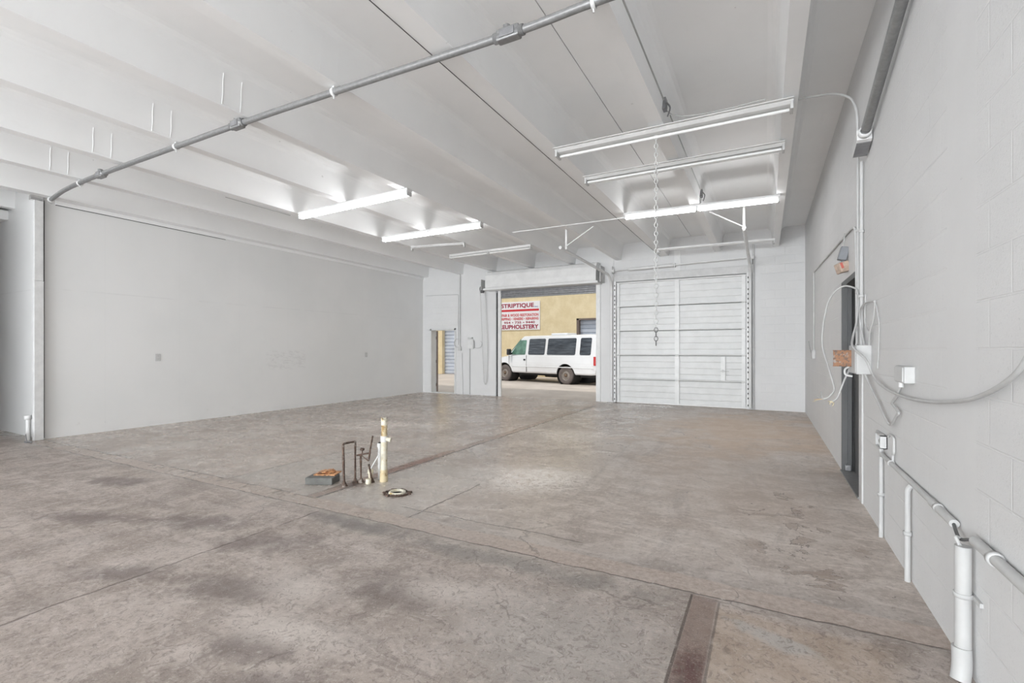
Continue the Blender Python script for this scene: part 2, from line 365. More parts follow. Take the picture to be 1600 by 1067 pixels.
# ------------------------------------------------------------------ mesh helpers
def T(v, mat): return mat @ Vector(v) if mat else Vector(v)
class MB:
    """collects shapes into one mesh"""
    def __init__(s): s.v, s.f, s.mi, s.mats, s.cur, s.sm = [], [], [], [], 0, []
    def use(s, m):
        if m not in s.mats: s.mats.append(m)
        s.cur = s.mats.index(m); return s
    def add(s, vs, fs, smooth=False):
        o = len(s.v); s.v += [tuple(v) for v in vs]
        for f in fs: s.f.append(tuple(o+i for i in f)); s.mi.append(s.cur); s.sm.append(smooth)
        return s
    def box(s, a, b, mat=None, bev=0):
        x0, y0, z0 = a; x1, y1, z1 = b
        x0, x1 = min(x0, x1), max(x0, x1); y0, y1 = min(y0, y1), max(y0, y1); z0, z1 = min(z0, z1), max(z0, z1)
        if bev:
            bm = bmesh.new(); bmesh.ops.create_cube(bm, size=1)
            for v in bm.verts: v.co = Vector(((x0+x1)/2+v.co.x*(x1-x0), (y0+y1)/2+v.co.y*(y1-y0), (z0+z1)/2+v.co.z*(z1-z0)))
            bmesh.ops.bevel(bm, geom=bm.edges[:], offset=bev, segments=2, affect='EDGES', profile=.5)
            bm.verts.index_update()
            s.add([T(v.co, mat) for v in bm.verts], [[v.index for v in f.verts] for f in bm.faces]); bm.free(); return s
        vs = [(x0, y0, z0), (x1, y0, z0), (x1, y1, z0), (x0, y1, z0), (x0, y0, z1), (x1, y0, z1), (x1, y1, z1), (x0, y1, z1)]
        return s.add([T(v, mat) for v in vs], [(3, 2, 1, 0), (4, 5, 6, 7), (0, 1, 5, 4), (1, 2, 6, 5), (2, 3, 7, 6), (3, 0, 4, 7)])
    def prism(s, poly, axis, a, b, mat=None, smooth=False):
        """poly of 2-D points in the two other axes, extruded along axis from a to b"""
        def P(p, t):
            return {'X': (t, p[0], p[1]), 'Y': (p[0], t, p[1]), 'Z': (p[0], p[1], t)}[axis]
        n = len(poly)
        vs = [T(P(p, a), mat) for p in poly]+[T(P(p, b), mat) for p in poly]
        s.add(vs, [(i, (i+1) % n, n+(i+1) % n, n+i) for i in range(n)], smooth)
        s.add(vs, [tuple(range(n))[::-1], tuple(range(n, 2*n))]); return s
    def tube(s, pts, r, seg=10, closed=False, mat=None, radii=None):
        pts = [Vector(p) for p in pts]; n = len(pts); vs = []; up = None
        for i, p in enumerate(pts):
            if closed: t = pts[(i+1) % n]-pts[i-1]
            else: t = pts[min(i+1, n-1)]-pts[max(i-1, 0)]
            t.normalize()
            if up is None:
                up = t.orthogonal().normalized()
            up = (up-t*up.dot(t)).normalized(); b = t.cross(up)
            rr = radii[i] if radii else r
            for k in range(seg):
                a = 2*PI*k/seg; vs.append(T(p+up*math.cos(a)*rr+b*math.sin(a)*rr, mat))
        fs = []
        for i in range(n if closed else n-1):
            j = (i+1) % n
            for k in range(seg): fs.append((i*seg+k, i*seg+(k+1) % seg, j*seg+(k+1) % seg, j*seg+k))
        s.add(vs, fs, True)
        if not closed: s.add(vs, [tuple(range(seg))[::-1], tuple(range((n-1)*seg, n*seg))])
        return s
    def cyl(s, a, b, r, seg=16, mat=None, r2=None):
        return s.tube([a, b], r, seg, mat=mat, radii=[r, r2 if r2 is not None else r])
    def lathe(s, prof, c, axis='Z', seg=28, mat=None):
        """prof: (radius, height) pairs round an axis through c"""
        vs = []
        for r, h in prof:
            for k in range(seg):
                a = 2*PI*k/seg; u, v = r*math.cos(a), r*math.sin(a)
                d = {'Z': (u, v, h), 'Y': (u, h, v), 'X': (h, u, v)}[axis]
                vs.append(T((c[0]+d[0], c[1]+d[1], c[2]+d[2]), mat))
        fs = [(i*seg+k, i*seg+(k+1) % seg, (i+1)*seg+(k+1) % seg, (i+1)*seg+k) for i in range(len(prof)-1) for k in range(seg)]
        return s.add(vs, fs, True)
    def obj(s, name, m=None, parent=None):
        me = bpy.data.meshes.new(name); me.from_pydata(s.v, [], s.f)
        mats = s.mats or [m]
        for x in mats: me.materials.append(M[x] if isinstance(x, str) else x)
        for p, i, q in zip(me.polygons, s.mi, s.sm): p.material_index = i; p.use_smooth = q
        bm = bmesh.new(); bm.from_mesh(me); bmesh.ops.recalc_face_normals(bm, faces=bm.faces[:]); bm.to_mesh(me); bm.free()
        o = bpy.data.objects.new(name, me); COL.objects.link(o)
        if parent: o.parent = parent; o.matrix_parent_inverse = parent.matrix_world.inverted() if False else Matrix.Translation(-parent.location) if parent.type == 'EMPTY' and not parent.get('local') else Matrix()
        return o
def tag(o, label, cat, group=None, kind=None):
    o['label'] = label; o['category'] = cat
    if group: o['group'] = group
    if kind: o['kind'] = kind
    return o
def thing(name, loc, label, cat, group=None, kind=None, local=False, rot=0):
    """an Empty at the thing's base; parts are given in world coordinates unless local"""
    o = bpy.data.objects.new(name, None); COL.objects.link(o); o.location = loc; o.rotation_euler = (0, 0, rot); o.empty_display_size = .1
    if local: o['local'] = 1
    return tag(o, label, cat, group, kind)
def copy_tree(o, parent=None):
    c = o.copy(); COL.objects.link(c)
    if parent: c.parent = parent; c.matrix_parent_inverse = o.matrix_parent_inverse
    for ch in list(o.children): copy_tree(ch, c)
    return c
def rnd(pts, rad=.06, n=6):
    """polyline with rounded corners"""
    P = [Vector(p) for p in pts]; out = [P[0]]
    for i in range(1, len(P)-1):
        a, b, c = P[i-1], P[i], P[i+1]; r = min(rad, (a-b).length*.49, (c-b).length*.49)
        p, q = b+(a-b).normalized()*r, b+(c-b).normalized()*r
        for k in range(n+1):
            t = k/n; out.append(p*(1-t)**2+b*2*t*(1-t)+q*t*t)
    return out+[P[-1]]
def spl(pts, n=8):
    """smooth curve through points"""
    P = [Vector(p) for p in pts]; P = [P[0]*2-P[1]]+P+[P[-1]*2-P[-2]]; out = []
    for i in range(1, len(P)-2):
        a, b, c, d = P[i-1:i+3]
        for k in range(n):
            t = k/n; out.append(.5*((2*b)+(c-a)*t+(2*a-5*b+4*c-d)*t*t+(3*b-a-3*c+d)*t**3))
    return out+[P[-2]]

# ------------------------------------------------------------------ building shell
XR, XL, YB, ZC = .808, -10.33, 12.94, 4.35
def struct(o, label, cat): return tag(o, label, cat, None, 'structure')
fl = MB(); fl.box((-17, -18, -.2), (XR+.3, YB+.02, 0))
struct(fl.obj('floor', 'floor'), 'stained grey brown concrete floor slab with cracks and filled trenches', 'floor')
ap = MB(); ap.box((-32, YB+.02, -.3), (14, 40, -.015))
struct(ap.obj('trim_1', 'asphalt'), 'pale sunlit pavement of the alley outside the open doors', 'pavement')

cl = MB()
for a, b in ((-17, -6.775), (-6.765, -4.235), (-4.225, -1.692), (-1.682, XR+.3)):
    cl.box((a, -18, ZC), (b, YB+.3, ZC+.10))
cl.use('dark').box((-17, -18, ZC+.06), (XR+.3, YB+.3, ZC+.2))
cl.mats = ['ceiling', 'dark']; cl.mi = [0 if i < 24 else 1 for i in range(len(cl.mi))]
ceil = struct(cl.obj('ceiling'), 'white painted concrete ceiling deck with ribs and dark joints', 'ceiling')
beams = [(.215, .065), (-1.055, .075), (-2.345, .10), (-3.565, .072), (-4.90, .072), (-6.19, .072), (-7.51, .072), (-8.76, .072), (-10.20, .10), (-11.6, .07), (-13.0, .07), (-14.4, .07)]
for x, hw in beams:
    poly = [(x-hw, 3.905), (x+hw, 3.905), (x+hw+.035, 4.22)]+[(x+hw+.035+.10*(1-math.cos(t)), 4.22+.13*math.sin(t)) for t in (.4, .8, 1.2, PI/2)]
    poly += [(2*x-p[0], p[1]) for p in poly[::-1][:-2]]
    b = MB().prism(poly, 'Y', -18, YB-.0, smooth=False)
    # haunch widening where the rib meets the end wall
    o = b.obj('ceiling_beam', 'ceiling', ceil)

def wall(name, axis, c, t, a, b, z0, z1, holes, m, label):
    """wall slab in plane axis=c, thickness t outward, with rectangular holes (a0, a1, z1)"""
    mb = MB(); cuts = sorted(holes); cur = a
    def bx(u0, u1, zz0, zz1):
        if u1-u0 < 1e-4 or zz1-zz0 < 1e-4: return
        if axis == 'X': mb.box((c, u0, zz0), (c+t, u1, zz1))
        else: mb.box((u0, c, zz0), (u1, c+t, zz1))
    for h0, h1, hz in cuts:
        bx(cur, h0, z0, z1); bx(h0, h1, hz, z1); cur = h1
    bx(cur, b, z0, z1)
    return struct(mb.obj(name, m), label, 'wall')
wall('wall_right', 'X', XR, .26, -18, YB+.3, 0, ZC, [(5.66, 6.93, 2.25)], 'wall_right', 'long white painted concrete block wall on the right')
wall('wall_back', 'Y', YB, .26, XL-.2, XR, 0, ZC, [(-10.02, -8.97, 2.15), (-7.43, -4.12, 3.32), (-3.66, -.40, 3.40)], 'wall_back', 'white painted block end wall holding the doorways')
wall('wall_left', 'X', XL, -.14, 3.26, YB, 0, ZC, [], 'drywall', 'long smooth white drywall partition on the left')
wall('wall_left_return', 'Y', 3.26, .14, -17, XL-.14, 0, ZC, [], 'drywall', 'grey white cross wall beyond the left corner post')
wall('wall_left_blocker', 'X', XL, -.14, -18, .4, 0, ZC, [], 'drywall', 'added white partition, unseen left of and behind the camera, shading the side bay')  # unseen partition added to keep the fill light out of the side bay
wall('wall_rear', 'Y', -18, -.2, -17, XR, 0, ZC, [], 'wall_back', 'white rear wall behind the camera')
wall('wall_far_left', 'X', -17, -.2, -18, 3.4, 0, ZC, [], 'drywall', 'white wall closing the side bay')
tb = MB().box((-12.6, -9, 3.74), (-11.82, 3.26, 3.905), bev=.005)
struct(tb.obj('trim_2', 'ceiling'), 'white boxed soffit under the ceiling at the far left edge', 'soffit')
tb = MB().box((-10.33, 3.4, 3.835), (-10.305, YB, 3.905)); tb.use('dark').box((-10.331, 3.4, 3.828), (-10.315, 6.2, 3.835))
tb.mats = ['ceiling', 'dark']; tb.mi = [0]*6+[1]*6
struct(tb.obj('trim_3'), 'narrow white strip along the top of the left drywall', 'trim')

# corner post with steel cap and dark gap
po = thing('corner_post', (-10.25, 3.15, 0), 'white square steel post at the near end of the left drywall', 'post')
MB().box((-10.335, 3.12, 0), (-10.255, 3.236, 2.55), bev=.004).box((-10.332, 3.123, 2.553), (-10.258, 3.233, 3.87), bev=.004).obj('post_shaft', 'post_white', po)
MB().box((-10.34, 3.085, 3.83), (-10.25, 3.22, 3.905)).obj('steel_cap', 'chrome', po)
MB().box((-10.329, 3.237, 0.02), (-10.30, 3.258, 3.86)).obj('dark_gap', 'dark', po)
p = MB(); p.tube([(-10.42, 3.10, 0), (-10.42, 3.10, .34)], .033, 14); p.lathe([(.033, .33), (.052, .34), (.052, .39), (.046, .40), (0, .40)], (-10.42, 3.10, 0))
tag(p.obj('pipe_stub', 'pvc'), 'short white plastic pipe stub with cap beside the corner post', 'pipe')
p = MB(); p.tube(spl([(-10.17, 3.02, .0), (-10.18, 3.01, .04), (-10.19, 3.0, .13)]), .007, 6); p.tube(spl([(-10.2, 3.05, .012), (-10.12, 3.02, .02), (-10.05, 3.03, .012)]), .009, 6)
p.box((-10.22, 2.99, 0), (-10.12, 3.05, .02))
tag(p.obj('bent_anchor', 'galv_dark'), 'bent metal anchor on the floor at the foot of the corner post', 'bracket')
p = MB(); p.box((-10.62, 2.42, 0), (-10.12, 2.60, .095), bev=.006); p.box((-10.62, 2.42, .095), (-10.13, 2.60, .185), bev=.006)
tag(p.obj('concrete_block', 'concrete'), 'grey concrete block pile at the left edge near the wall corner', 'block')

# ------------------------------------------------------------------ doorway 1: small personnel door, open outwards
d = thing('door_1', (-9.5, YB, 0), 'open personnel doorway in the far left corner with white frame', 'door', kind='structure')
f = MB()
f.box((-10.02, YB-.015, 0), (-9.965, YB+.26, 2.15)).box((-9.025, YB-.015, 0), (-8.97, YB+.26, 2.15)).box((-10.02, YB-.015, 2.10), (-8.97, YB+.26, 2.15)).box((-10.02, YB-.01, 0), (-8.97, YB+.26, .02))
f.obj('door_frame', 'door_white', d)
# leaf swung out against the left jamb
lm = Matrix.Translation((-9.955, YB+.27, 0)) @ Matrix.Rotation(math.radians(150), 4, 'Z')
leaf = MB().box((0, -.045, .02), (.90, 0, 2.09), lm).obj('door_leaf', 'door_white', d)
MB().box((-.012, -.05, .02), (0, .004, 2.09), lm).obj('dark_edge', 'brown', d)
for z in (.25, 1.05, 1.85):
    MB().tube([(-9.955, YB+.255, z-.05), (-9.955, YB+.255, z+.05)], .012, 8).obj('hinge', 'brown', d)

# ------------------------------------------------------------------ doorway 2: rolled-up coiling door
d = thing('door_2', (-5.75, YB, 0), 'open coiling door rolled up above the doorway showing the van', 'door', kind='structure')
# hood: rounded front box
prof = [(YB, 3.86), (YB-.24, 3.86), (YB-.34, 3.82), (YB-.40, 3.72), (YB-.42, 3.5), (YB-.42, 3.36), (YB-.40, 3.33), (YB, 3.33)]
MB().prism(prof, 'X', -7.60, -4.08).obj('hood', 'white_metal', d)
MB().box((-7.66, YB-.44, 3.27), (-4.02, YB-.03, 3.33), bev=.006).obj('hood_lip', 'white_metal', d)
b = MB().box((-7.43, YB+.02, 3.06), (-4.12, YB+.06, 3.32))
for i in range(4): b.cyl((-7.43, YB+.015, 3.10+.06*i), (-4.12, YB+.015, 3.10+.06*i), .014, 8)
b.obj('curtain', 'galv_dark', d)
MB().box((-7.43, YB-.01, 3.04), (-4.12, YB+.05, 3.075)).obj('bottom_bar', 'galv', d)
MB().box((-7.37, YB-.03, 0), (-7.265, YB+.03, 3.30)).obj('guide_rail', 'white_metal', d)
MB().box((-4.20, YB-.03, 0), (-4.08, YB+.06, 3.30)).obj('guide_rail', 'white_metal', d)
MB().box((-7.43, YB-.012, 0), (-7.372, YB+.03, 3.22)).obj('guide_gap', 'dark', d)
# end bracket and chain wheel
MB().box((-7.78, YB-.38, 3.30), (-7.765, YB, 3.62)).obj('end_plate', 'light_grey', d)
MB().box((-3.98, YB-.40, 3.30), (-3.955, YB, 3.74)).cyl((-4.04, YB-.2, 3.55), (-3.94, YB-.2, 3.55), .03).obj('end_plate', 'light_grey', d)
wl = MB().lathe([(.02, -.03), (.11, -.03), (.085, -.01), (.085, .01), (.11, .03), (.02, .03)], (-7.84, YB-.2, 3.33), 'X', 20).obj('chain_wheel', 'galv_dark', d)
def chain_path(pts, link, r, name, m, parent, wide=.42, m_end=None, n_end=0):
    """a chain of alternating oval links along a path"""
    P = [Vector(p) for p in pts]; seg = [(P[i+1]-P[i]).length for i in range(len(P)-1)]; L = sum(seg); n = int(L/(link*.78)); mb = MB()
    mb.use(m)
    for i in range(n):
        if m_end and i >= n-n_end: mb.use(m_end)
        s_ = (i+.5)*L/n; k = 0
        while k < len(seg)-1 and s_ > seg[k]: s_ -= seg[k]; k += 1
        c = P[k].lerp(P[k+1], s_/seg[k]); t = (P[k+1]-P[k]).normalized()
        a = t.orthogonal().normalized(); a = Matrix.Rotation(PI/2*(i % 2)+.5, 3, t) @ a
        ring = []
        for j in range(10):
            th = 2*PI*j/10; ct, st = math.cos(th), math.sin(th)
            ring.append(c+t*(ct*link*.5-(r if ct > 0 else -r)*.5)+a*st*link*wide*.62)
        mb.tube(ring, r, 5, closed=True)
    return mb.obj(name, None, parent)
hc = chain_path([(-7.84, YB-.31, 3.30), (-7.83, YB-.10, .45), (-7.79, YB-.10, .36), (-7.74, YB-.10, .45), (-7.70, YB-.10, 1.4), (-7.78, YB-.10, 3.30)], .045, .005, 'hand_chain', 'chain', None)
tag(hc, 'thin white hand chain looping down beside the open coiling door', 'chain')

# ------------------------------------------------------------------ doorway 3: closed sectional door
d = thing('door_3', (-2.03, YB, 0), 'closed white sectional overhead door with ribbed panels', 'door', kind='structure')
x0, x1 = -3.635, -.405; hs = [0, .645, 1.295, 1.95, 2.61, 3.30]
for i in range(5):
    z0, z1 = hs[i]+.006, hs[i+1]-.006; yb = YB+.03
    prof = [(yb+.045, z0), (yb+.02, z0)]
    k = 4; hh = (z1-z0)/k
    for j in range(k):
        a = z0+j*hh
        prof += [(yb, a+.012), (yb, a+hh-.014), (yb+.007, a+hh-.009), (yb+.007, a+hh-.001)]
    prof += [(yb+.045, z1)]
    pn = MB().prism(prof, 'X', x0, x1).obj('door_panel', 'door_white', d)
MB().box((-3.70, YB+.12, 0), (-.36, YB+.14, 3.42)).obj('panel_backing', 'seam_grey', d)
for z in [h_+.024 for h_ in hs[1:5]]:
    MB().prism([(YB+.03, z-.018), (YB-.045, z-.016), (YB-.05, z), (YB-.045, z+.014), (YB+.03, z+.018)], 'X', x0+.01, x1-.01).obj('horizontal_strut', 'white_metal', d)
MB().prism([(YB+.03, 3.25), (YB-.03, 3.26), (YB-.035, 3.285), (YB+.03, 3.30)], 'X', x0+.01, x1-.01).obj('horizontal_strut', 'white_metal', d)
MB().box((x0, YB-.01, .01), (x1, YB+.035, .05)).obj('bottom_seal', 'white_metal', d)
for x, w_ in ((-2.03, .055), (x0+.055, .035), (x1-.07, .045)):
    for i in range(5):
        MB().box((x-w_, YB-.018, hs[i]+.03), (x+w_, YB+.032, hs[i+1]-.03)).obj('stile', 'white_metal', d)
    for z in hs[1:5]:
        MB().box((x-.045, YB-.045, z-.05), (x+.045, YB-.025, z+.05)).cyl((x-.03, YB-.05, z), (x+.03, YB-.05, z), .012, 8).obj('hinge', 'white_metal', d)
# tracks: perforated angles up the jamb, then curved rail running back into the room
for x, sg in ((-3.655, 1), (-.375, -1)):
    mb = MB(); mb.box((x-.035, YB-.085, .02), (x+.035, YB-.075, 3.32)); mb.box((x-sg*.038, YB-.085, .02), (x-sg*.03, YB+.0, 3.32)); mb.obj('jamb_angle', 'white_metal', d)
    hl = MB()
    z = .08
    while z < 3.25:
        hl.box((x-.012, YB-.087, z), (x+.012, YB-.0845, z+.045)); z += .115 if int(z*10) % 7 else .17
    hl.obj('slot_holes', 'hole', d)
    tr = MB(); xx = x-.075 if sg > 0 else x+.045
    path = [(xx, YB-.12, .05), (xx, YB-.12, 3.05)]+[(xx, YB-.12-.42*(1-math.cos(t)), 3.05+.42*math.sin(t)) for t in [PI/2*k/8 for k in range(1, 9)]]+[(xx, 9.12, 3.55)]
    tr.tube(path, .034, 8)
    tr.obj('door_track', 'white_metal', d)
# torsion shaft, spring and brackets
MB().cyl((-3.62, YB-.16, 3.60), (-.26, YB-.16, 3.66), .014, 10).obj('torsion_shaft', 'white_metal', d)
sp = MB(); sp.tube([(-3.25+.0*i, YB-.16, 3.607) for i in (0,)]+[(-2.10, YB-.16, 3.628)], .038, 14)
for i in range(46): sp.lathe([(.038, -.008), (.043, 0), (.038, .008)], (-3.24+i*.025, YB-.16, 3.607+i*.0005), 'X', 12)
sp.obj('torsion_spring', 'white_metal', d)
MB().box((-2.10, YB-.02, 3.40), (-1.94, YB, 4.02)).box((-2.08, YB-.19, 3.585), (-2.06, YB, 3.68)).obj('spring_bracket', 'white_metal', d)
for x in (-3.70, -.30): MB().box((x-.005, YB-.22, 3.52), (x+.005, YB, 3.72)).cyl((x, YB-.16, 3.6+.06*(x > -1)), (x+.05, YB-.16, 3.6+.06*(x > -1)), .05, 16).obj('cable_drum', 'white_metal', d)
# slide lock
lk = MB().box((-.985, YB-.035, .66), (-.885, YB-.015, 1.27)).obj('lock_plate', 'white_metal', d)
MB().cyl((-.935, YB-.06, .92), (-.935, YB-.02, .92), .035, 12).box((-1.0, YB-.065, .90), (-.80, YB-.05, .925)).obj('lock_handle', 'light_grey', lk)
# header and jamb trim
tb = MB().box((-3.70, YB-.03, 3.305), (-.34, YB, 3.50), bev=.004).box((-3.70, YB-.04, 3.485), (-.34, YB, 3.50))
struct(tb.obj('trim_4', 'white'), 'white header board above the closed sectional door', 'trim')
for nm, xa, xb in (('trim_5', -7.85, -7.45), ('trim_6', -4.07, -3.70)):
    tb = MB().box((xa, YB-.02, 0), (xb, YB, 4.35))
    struct(tb.obj(nm, 'wall_back'), 'white concrete pilaster %s the open coiling door' % ('left of' if xa < -5 else 'between the closed sectional door and'), 'pilaster')
# hangers for the two rails
def hanger(x, xb, y, label):
    h = thing('rail_hanger', (x, y, 3.9), label, 'bracket', 'hangers for the sectional door rails')
    MB().box((x-.018, y-.004, 3.50), (x+.018, y+.004, 3.90)).box((x-.018, y-.03, 3.895), (x+.018, y+.03, 3.905)).obj('upright', 'white_metal', h)
    a, b = Vector((x, y-.01, 3.56)), Vector((xb, y-.01, 3.895))
    MB().tube([a, b], .014, 4).obj('brace', 'white_metal', h)
    return h
hanger(-3.60, -3.02, 9.12, 'white angle hanger with brace holding the left rail of the sectional door')
hanger(-.33, -.88, 9.12, 'white angle hanger with brace below the lit tube holding the right rail')
p = MB().box((-4.66, 8.775, 3.888), (-2.3, 8.79, 3.903))
tag(p.obj('crossbar', 'white_metal'), 'thin white steel crossbar spanning the beams left of the lit right fixture', 'bar')

# ------------------------------------------------------------------ door 4: charcoal side door in the right wall
d = thing('door_4', (XR, 6.3, 0), 'charcoal steel side doorway recessed in the right wall', 'door', kind='structure')
MB().box((XR-.004, 6.87, 0), (XR+.24, 6.93, 2.25)).box((XR+.05, 6.85, 0), (XR+.09, 6.87, 2.2)).box((XR-.004, 5.66, 2.19), (XR+.24, 6.93, 2.25)).box((XR+.10, 5.66, 0), (XR+.24, 5.72, 2.25)).obj('door_frame', 'grey_door', d)
MB().box((XR+.115, 5.70, .02), (XR+.16, 6.88, 2.2)).obj('door_leaf', 'grey_door', d)
MB().box((XR+.095, 6.84, .02), (XR+.115, 6.868, 2.2)).obj('black_strip', 'door_black', d)  # thin black strip between the far jamb and the leaf
MB().box((XR-.02, 5.66, 0), (XR+.2, 6.90, .018)).obj('threshold', 'galv', d)
MB().box((XR+.02, 6.82, .02), (XR+.08, 6.872, .09), bev=.008).cyl((XR+.05, 6.81, .05), (XR+.05, 6.83, .05), .015, 8).obj('floor_bracket', 'galv_dark', d)
tb = MB().box((XR-.012, 5.50, 0), (XR, 5.655, 2.28))
struct(tb.obj('trim_7', 'white'), 'smooth white band beside the charcoal side door', 'trim')

# ------------------------------------------------------------------ fluorescent fixtures
def fixture(name, x0, x1, y, label, group, lit=(1, 1), tubes=(-.03, .03), tilt=0, w_=.055, refl=False, m='white_metal'):
    o = thing(name, ((x0+x1)/2, y, 3.90), label, 'light fixture', group)
    k = tilt/(x1-x0)
    sh = Matrix.Translation(((x0+x1)/2, y, 0)) @ Matrix.Rotation(math.atan(k), 4, 'Z')
    L = (x1-x0)/2
    pr = [(-w_, 3.900), (-w_, 3.868), (-w_*.55, 3.846), (w_*.55, 3.846), (w_, 3.868), (w_, 3.900)]
    MB().prism(pr, 'X', -L, L, sh).obj('housing', m, o)
    if refl:
        MB().prism([(-w_-.055, 3.868), (-w_-.055, 3.874), (0, 3.893), (w_+.055, 3.874), (w_+.055, 3.868), (0, 3.888)], 'X', -L, L, sh).obj('reflector', m, o)
    n = len(lit)
    for i in range(n):
        a, b = -L+i*2*L/n, -L+(i+1)*2*L/n
        for ty in (tubes if lit[i] is not None else ()):
            MB().tube([T((a+.035, ty, 3.815), sh), T((b-.035, ty, 3.815), sh)], .017, 12).obj('tube', 'lit_tube' if lit[i] else 'dead_tube', o)
    for i in range(n+1):
        c = -L+i*2*L/n; c = min(max(c, -L+.015), L-.015)
        MB().box((c-.013, -w_*.95, 3.79), (c+.013, w_*.95, 3.868), sh, bev=.004).obj('lamp_holder', 'light_grey', o)
    return o
GL = 'strip fixtures across the left ceiling beams'; GR = 'strip fixtures above the right bay'
fixture('fluorescent_fixture', -7.37, -4.78, 5.72, 'lit two tube strip fixture nearest to the camera in the left bay', GL, tilt=-.10)
fixture('fluorescent_fixture', -7.34, -4.80, 7.82, 'lit strip fixture behind the nearest lit one in the left bay', GL, tilt=-.04)
fixture('fluorescent_fixture', -7.42, -6.05, 8.98, 'short unlit strip between the lit and the farthest left fixtures', GL, lit=(None,), tilt=.25, w_=.04, m='light_grey')
fixture('fluorescent_fixture', -7.19, -4.82, 10.08, 'long unlit strip fixture farthest back in the left bay', GL, lit=(0, 0), tilt=-.10)
fixture('fluorescent_fixture', -2.26, .24, 5.42, 'unlit reflector strip fixture nearest to the camera above the chain', GR, lit=(0,), tubes=(.02,), w_=.075, refl=True)
fixture('fluorescent_fixture', -2.26, .20, 6.48, 'unlit strip fixture second from the camera in the right bay', GR, lit=(0,), tubes=(-.02, .03), w_=.07, refl=True)
fixture('fluorescent_fixture', -2.25, .20, 8.60, 'brightly lit strip fixture in the right bay before the closed door', GR, tubes=(-.022, .022), tilt=.12)
fixture('fluorescent_fixture', -2.30, .18, 11.95, 'unlit strip housing against the end wall above the closed sectional door', GR, lit=(None,), tilt=.12, w_=.06)
# hanging chain under the nearest right fixture
ch = chain_path([(-1.08, 5.45, 3.84), (-1.08, 5.45, 1.50)], .062, .0055, 'hanging_chain', 'chain', None, .5, 'chain_bare', 4)
tag(ch, 'long white painted chain hanging from the near right light fixture', 'chain')

# ------------------------------------------------------------------ grey conduit crossing under the beams
def conduit(name, pts, r, m, label, rad=.1, seg=12, smooth=False, group=None, straps=(), strap_m='galv', up=(0, 0, 1)):
    P = spl(pts) if smooth else rnd(pts, rad)
    o = MB().tube(P, r, seg).obj(name, m); tag(o, label, 'conduit' if 'conduit' in name else 'cable', group)
    for c, axis in straps:
        mb = MB()
        if axis == 'Z': mb.lathe([(r+.001, -.012), (r+.007, -.012), (r+.007, .012), (r+.001, .012)], c, 'Z', 14); mb.box((c[0]-.0, c[1]-r-.035, c[2]-.012), (c[0]+r+.0, c[1]+r+.035, c[2]+.012)) if False else None
        else: mb.lathe([(r+.001, -.014), (r+.008, -.014), (r+.008, .014), (r+.001, .014)], c, axis, 14)
        mb.obj('strap', strap_m, o)
    return o
cz = 3.855
cpts = [(-10.19, 3.30, 3.872), (-9.4, 3.20, 3.872), (-8.45, 3.14, 3.862), (-7.2, 3.12, cz), (-5.0, 3.12, cz), (-3.5, 3.15, cz), (-1.73, 3.20, cz), (-.9, 3.18, cz), (.74, 3.20, 3.83)]
co = thing('ceiling_conduit', (-4.7, 3.15, 3.85), 'long grey galvanised conduit crossing the room under the ceiling beams', 'conduit')
MB().tube(spl(cpts), .030, 14).obj('conduit_pipe', 'galv', co)
for x, y, s_ in ((-1.73, 3.20, 1.15), (-4.98, 3.12, 1.0), (-8.06, 3.13, 1.0)):
    bx = MB().box((x-.085*s_, y-.038, cz-.045), (x+.085*s_, y+.038, cz+.045), bev=.012)
    bx.lathe([(.030, -.11*s_), (.040, -.11*s_), (.040, .11*s_), (.030, .11*s_)], (x, y, cz), 'X', 14)
    bx.cyl((x-.02, y, cz), (x-.02, y, cz+.075), .028, 12)
    b_ = bx.obj('conduit_body', 'galv', co)
    MB().box((x-.055*s_, y-.046, cz-.028), (x+.055*s_, y-.038, cz+.028), bev=.003).obj('cover_plate', 'galv_dark', b_)
for x, y in ((-1.055, 3.19), (-3.56, 3.15), (-6.17, 3.12), (-8.75, 3.15)):
    MB().lathe([(.030, -.014), (.040, -.014), (.040, .014), (.030, .014)], (x, y, cz), 'X', 14).box((x-.012, y-.012, cz+.03), (x+.012, y+.012, 3.905)).cyl((x, y, cz-.065), (x, y, cz-.03), .007, 8).obj('beam_clamp', 'white_metal', co)
MB().lathe([(.028, -.02), (.042, -.02), (.042, .015), (.028, .015)], (-10.19, 3.30, 3.872), 'X', 14).tube([(-10.19, 3.26, 3.82), (-10.2, 3.30, 3.80), (-10.19, 3.34, 3.82)], .007, 6).obj('end_clamp', 'white_metal', co)
# second conduit, sloping along the top of the right wall
sc_ = thing('sloping_conduit', (.75, 4.2, 3.4), 'dark grey galvanised conduit sloping down the upper right wall to a box', 'conduit')
MB().tube([(.745, 3.0, 3.80), (.745, 4.93, 3.31)], .036, 16).obj('conduit_pipe', 'galv', sc_)
mt = Matrix.Translation((.745, 5.06, 3.28)) @ Matrix.Rotation(math.radians(-14.2), 4, 'X')
MB().lathe([(.036, -.10), (.047, -.10), (.047, -.05), (.036, -.05)], (0, 0, 0), 'Y', 16, mt).obj('connector', 'white_metal', sc_)
b_ = MB().box((-.055, -.05, -.05), (.055, .20, .05), mt, bev=.006).obj('junction_box', 'white_metal', sc_)
MB().box((-.052, -.01, -.056), (.052, .195, -.049), mt).obj('cover_plate', 'galv_dark', b_)

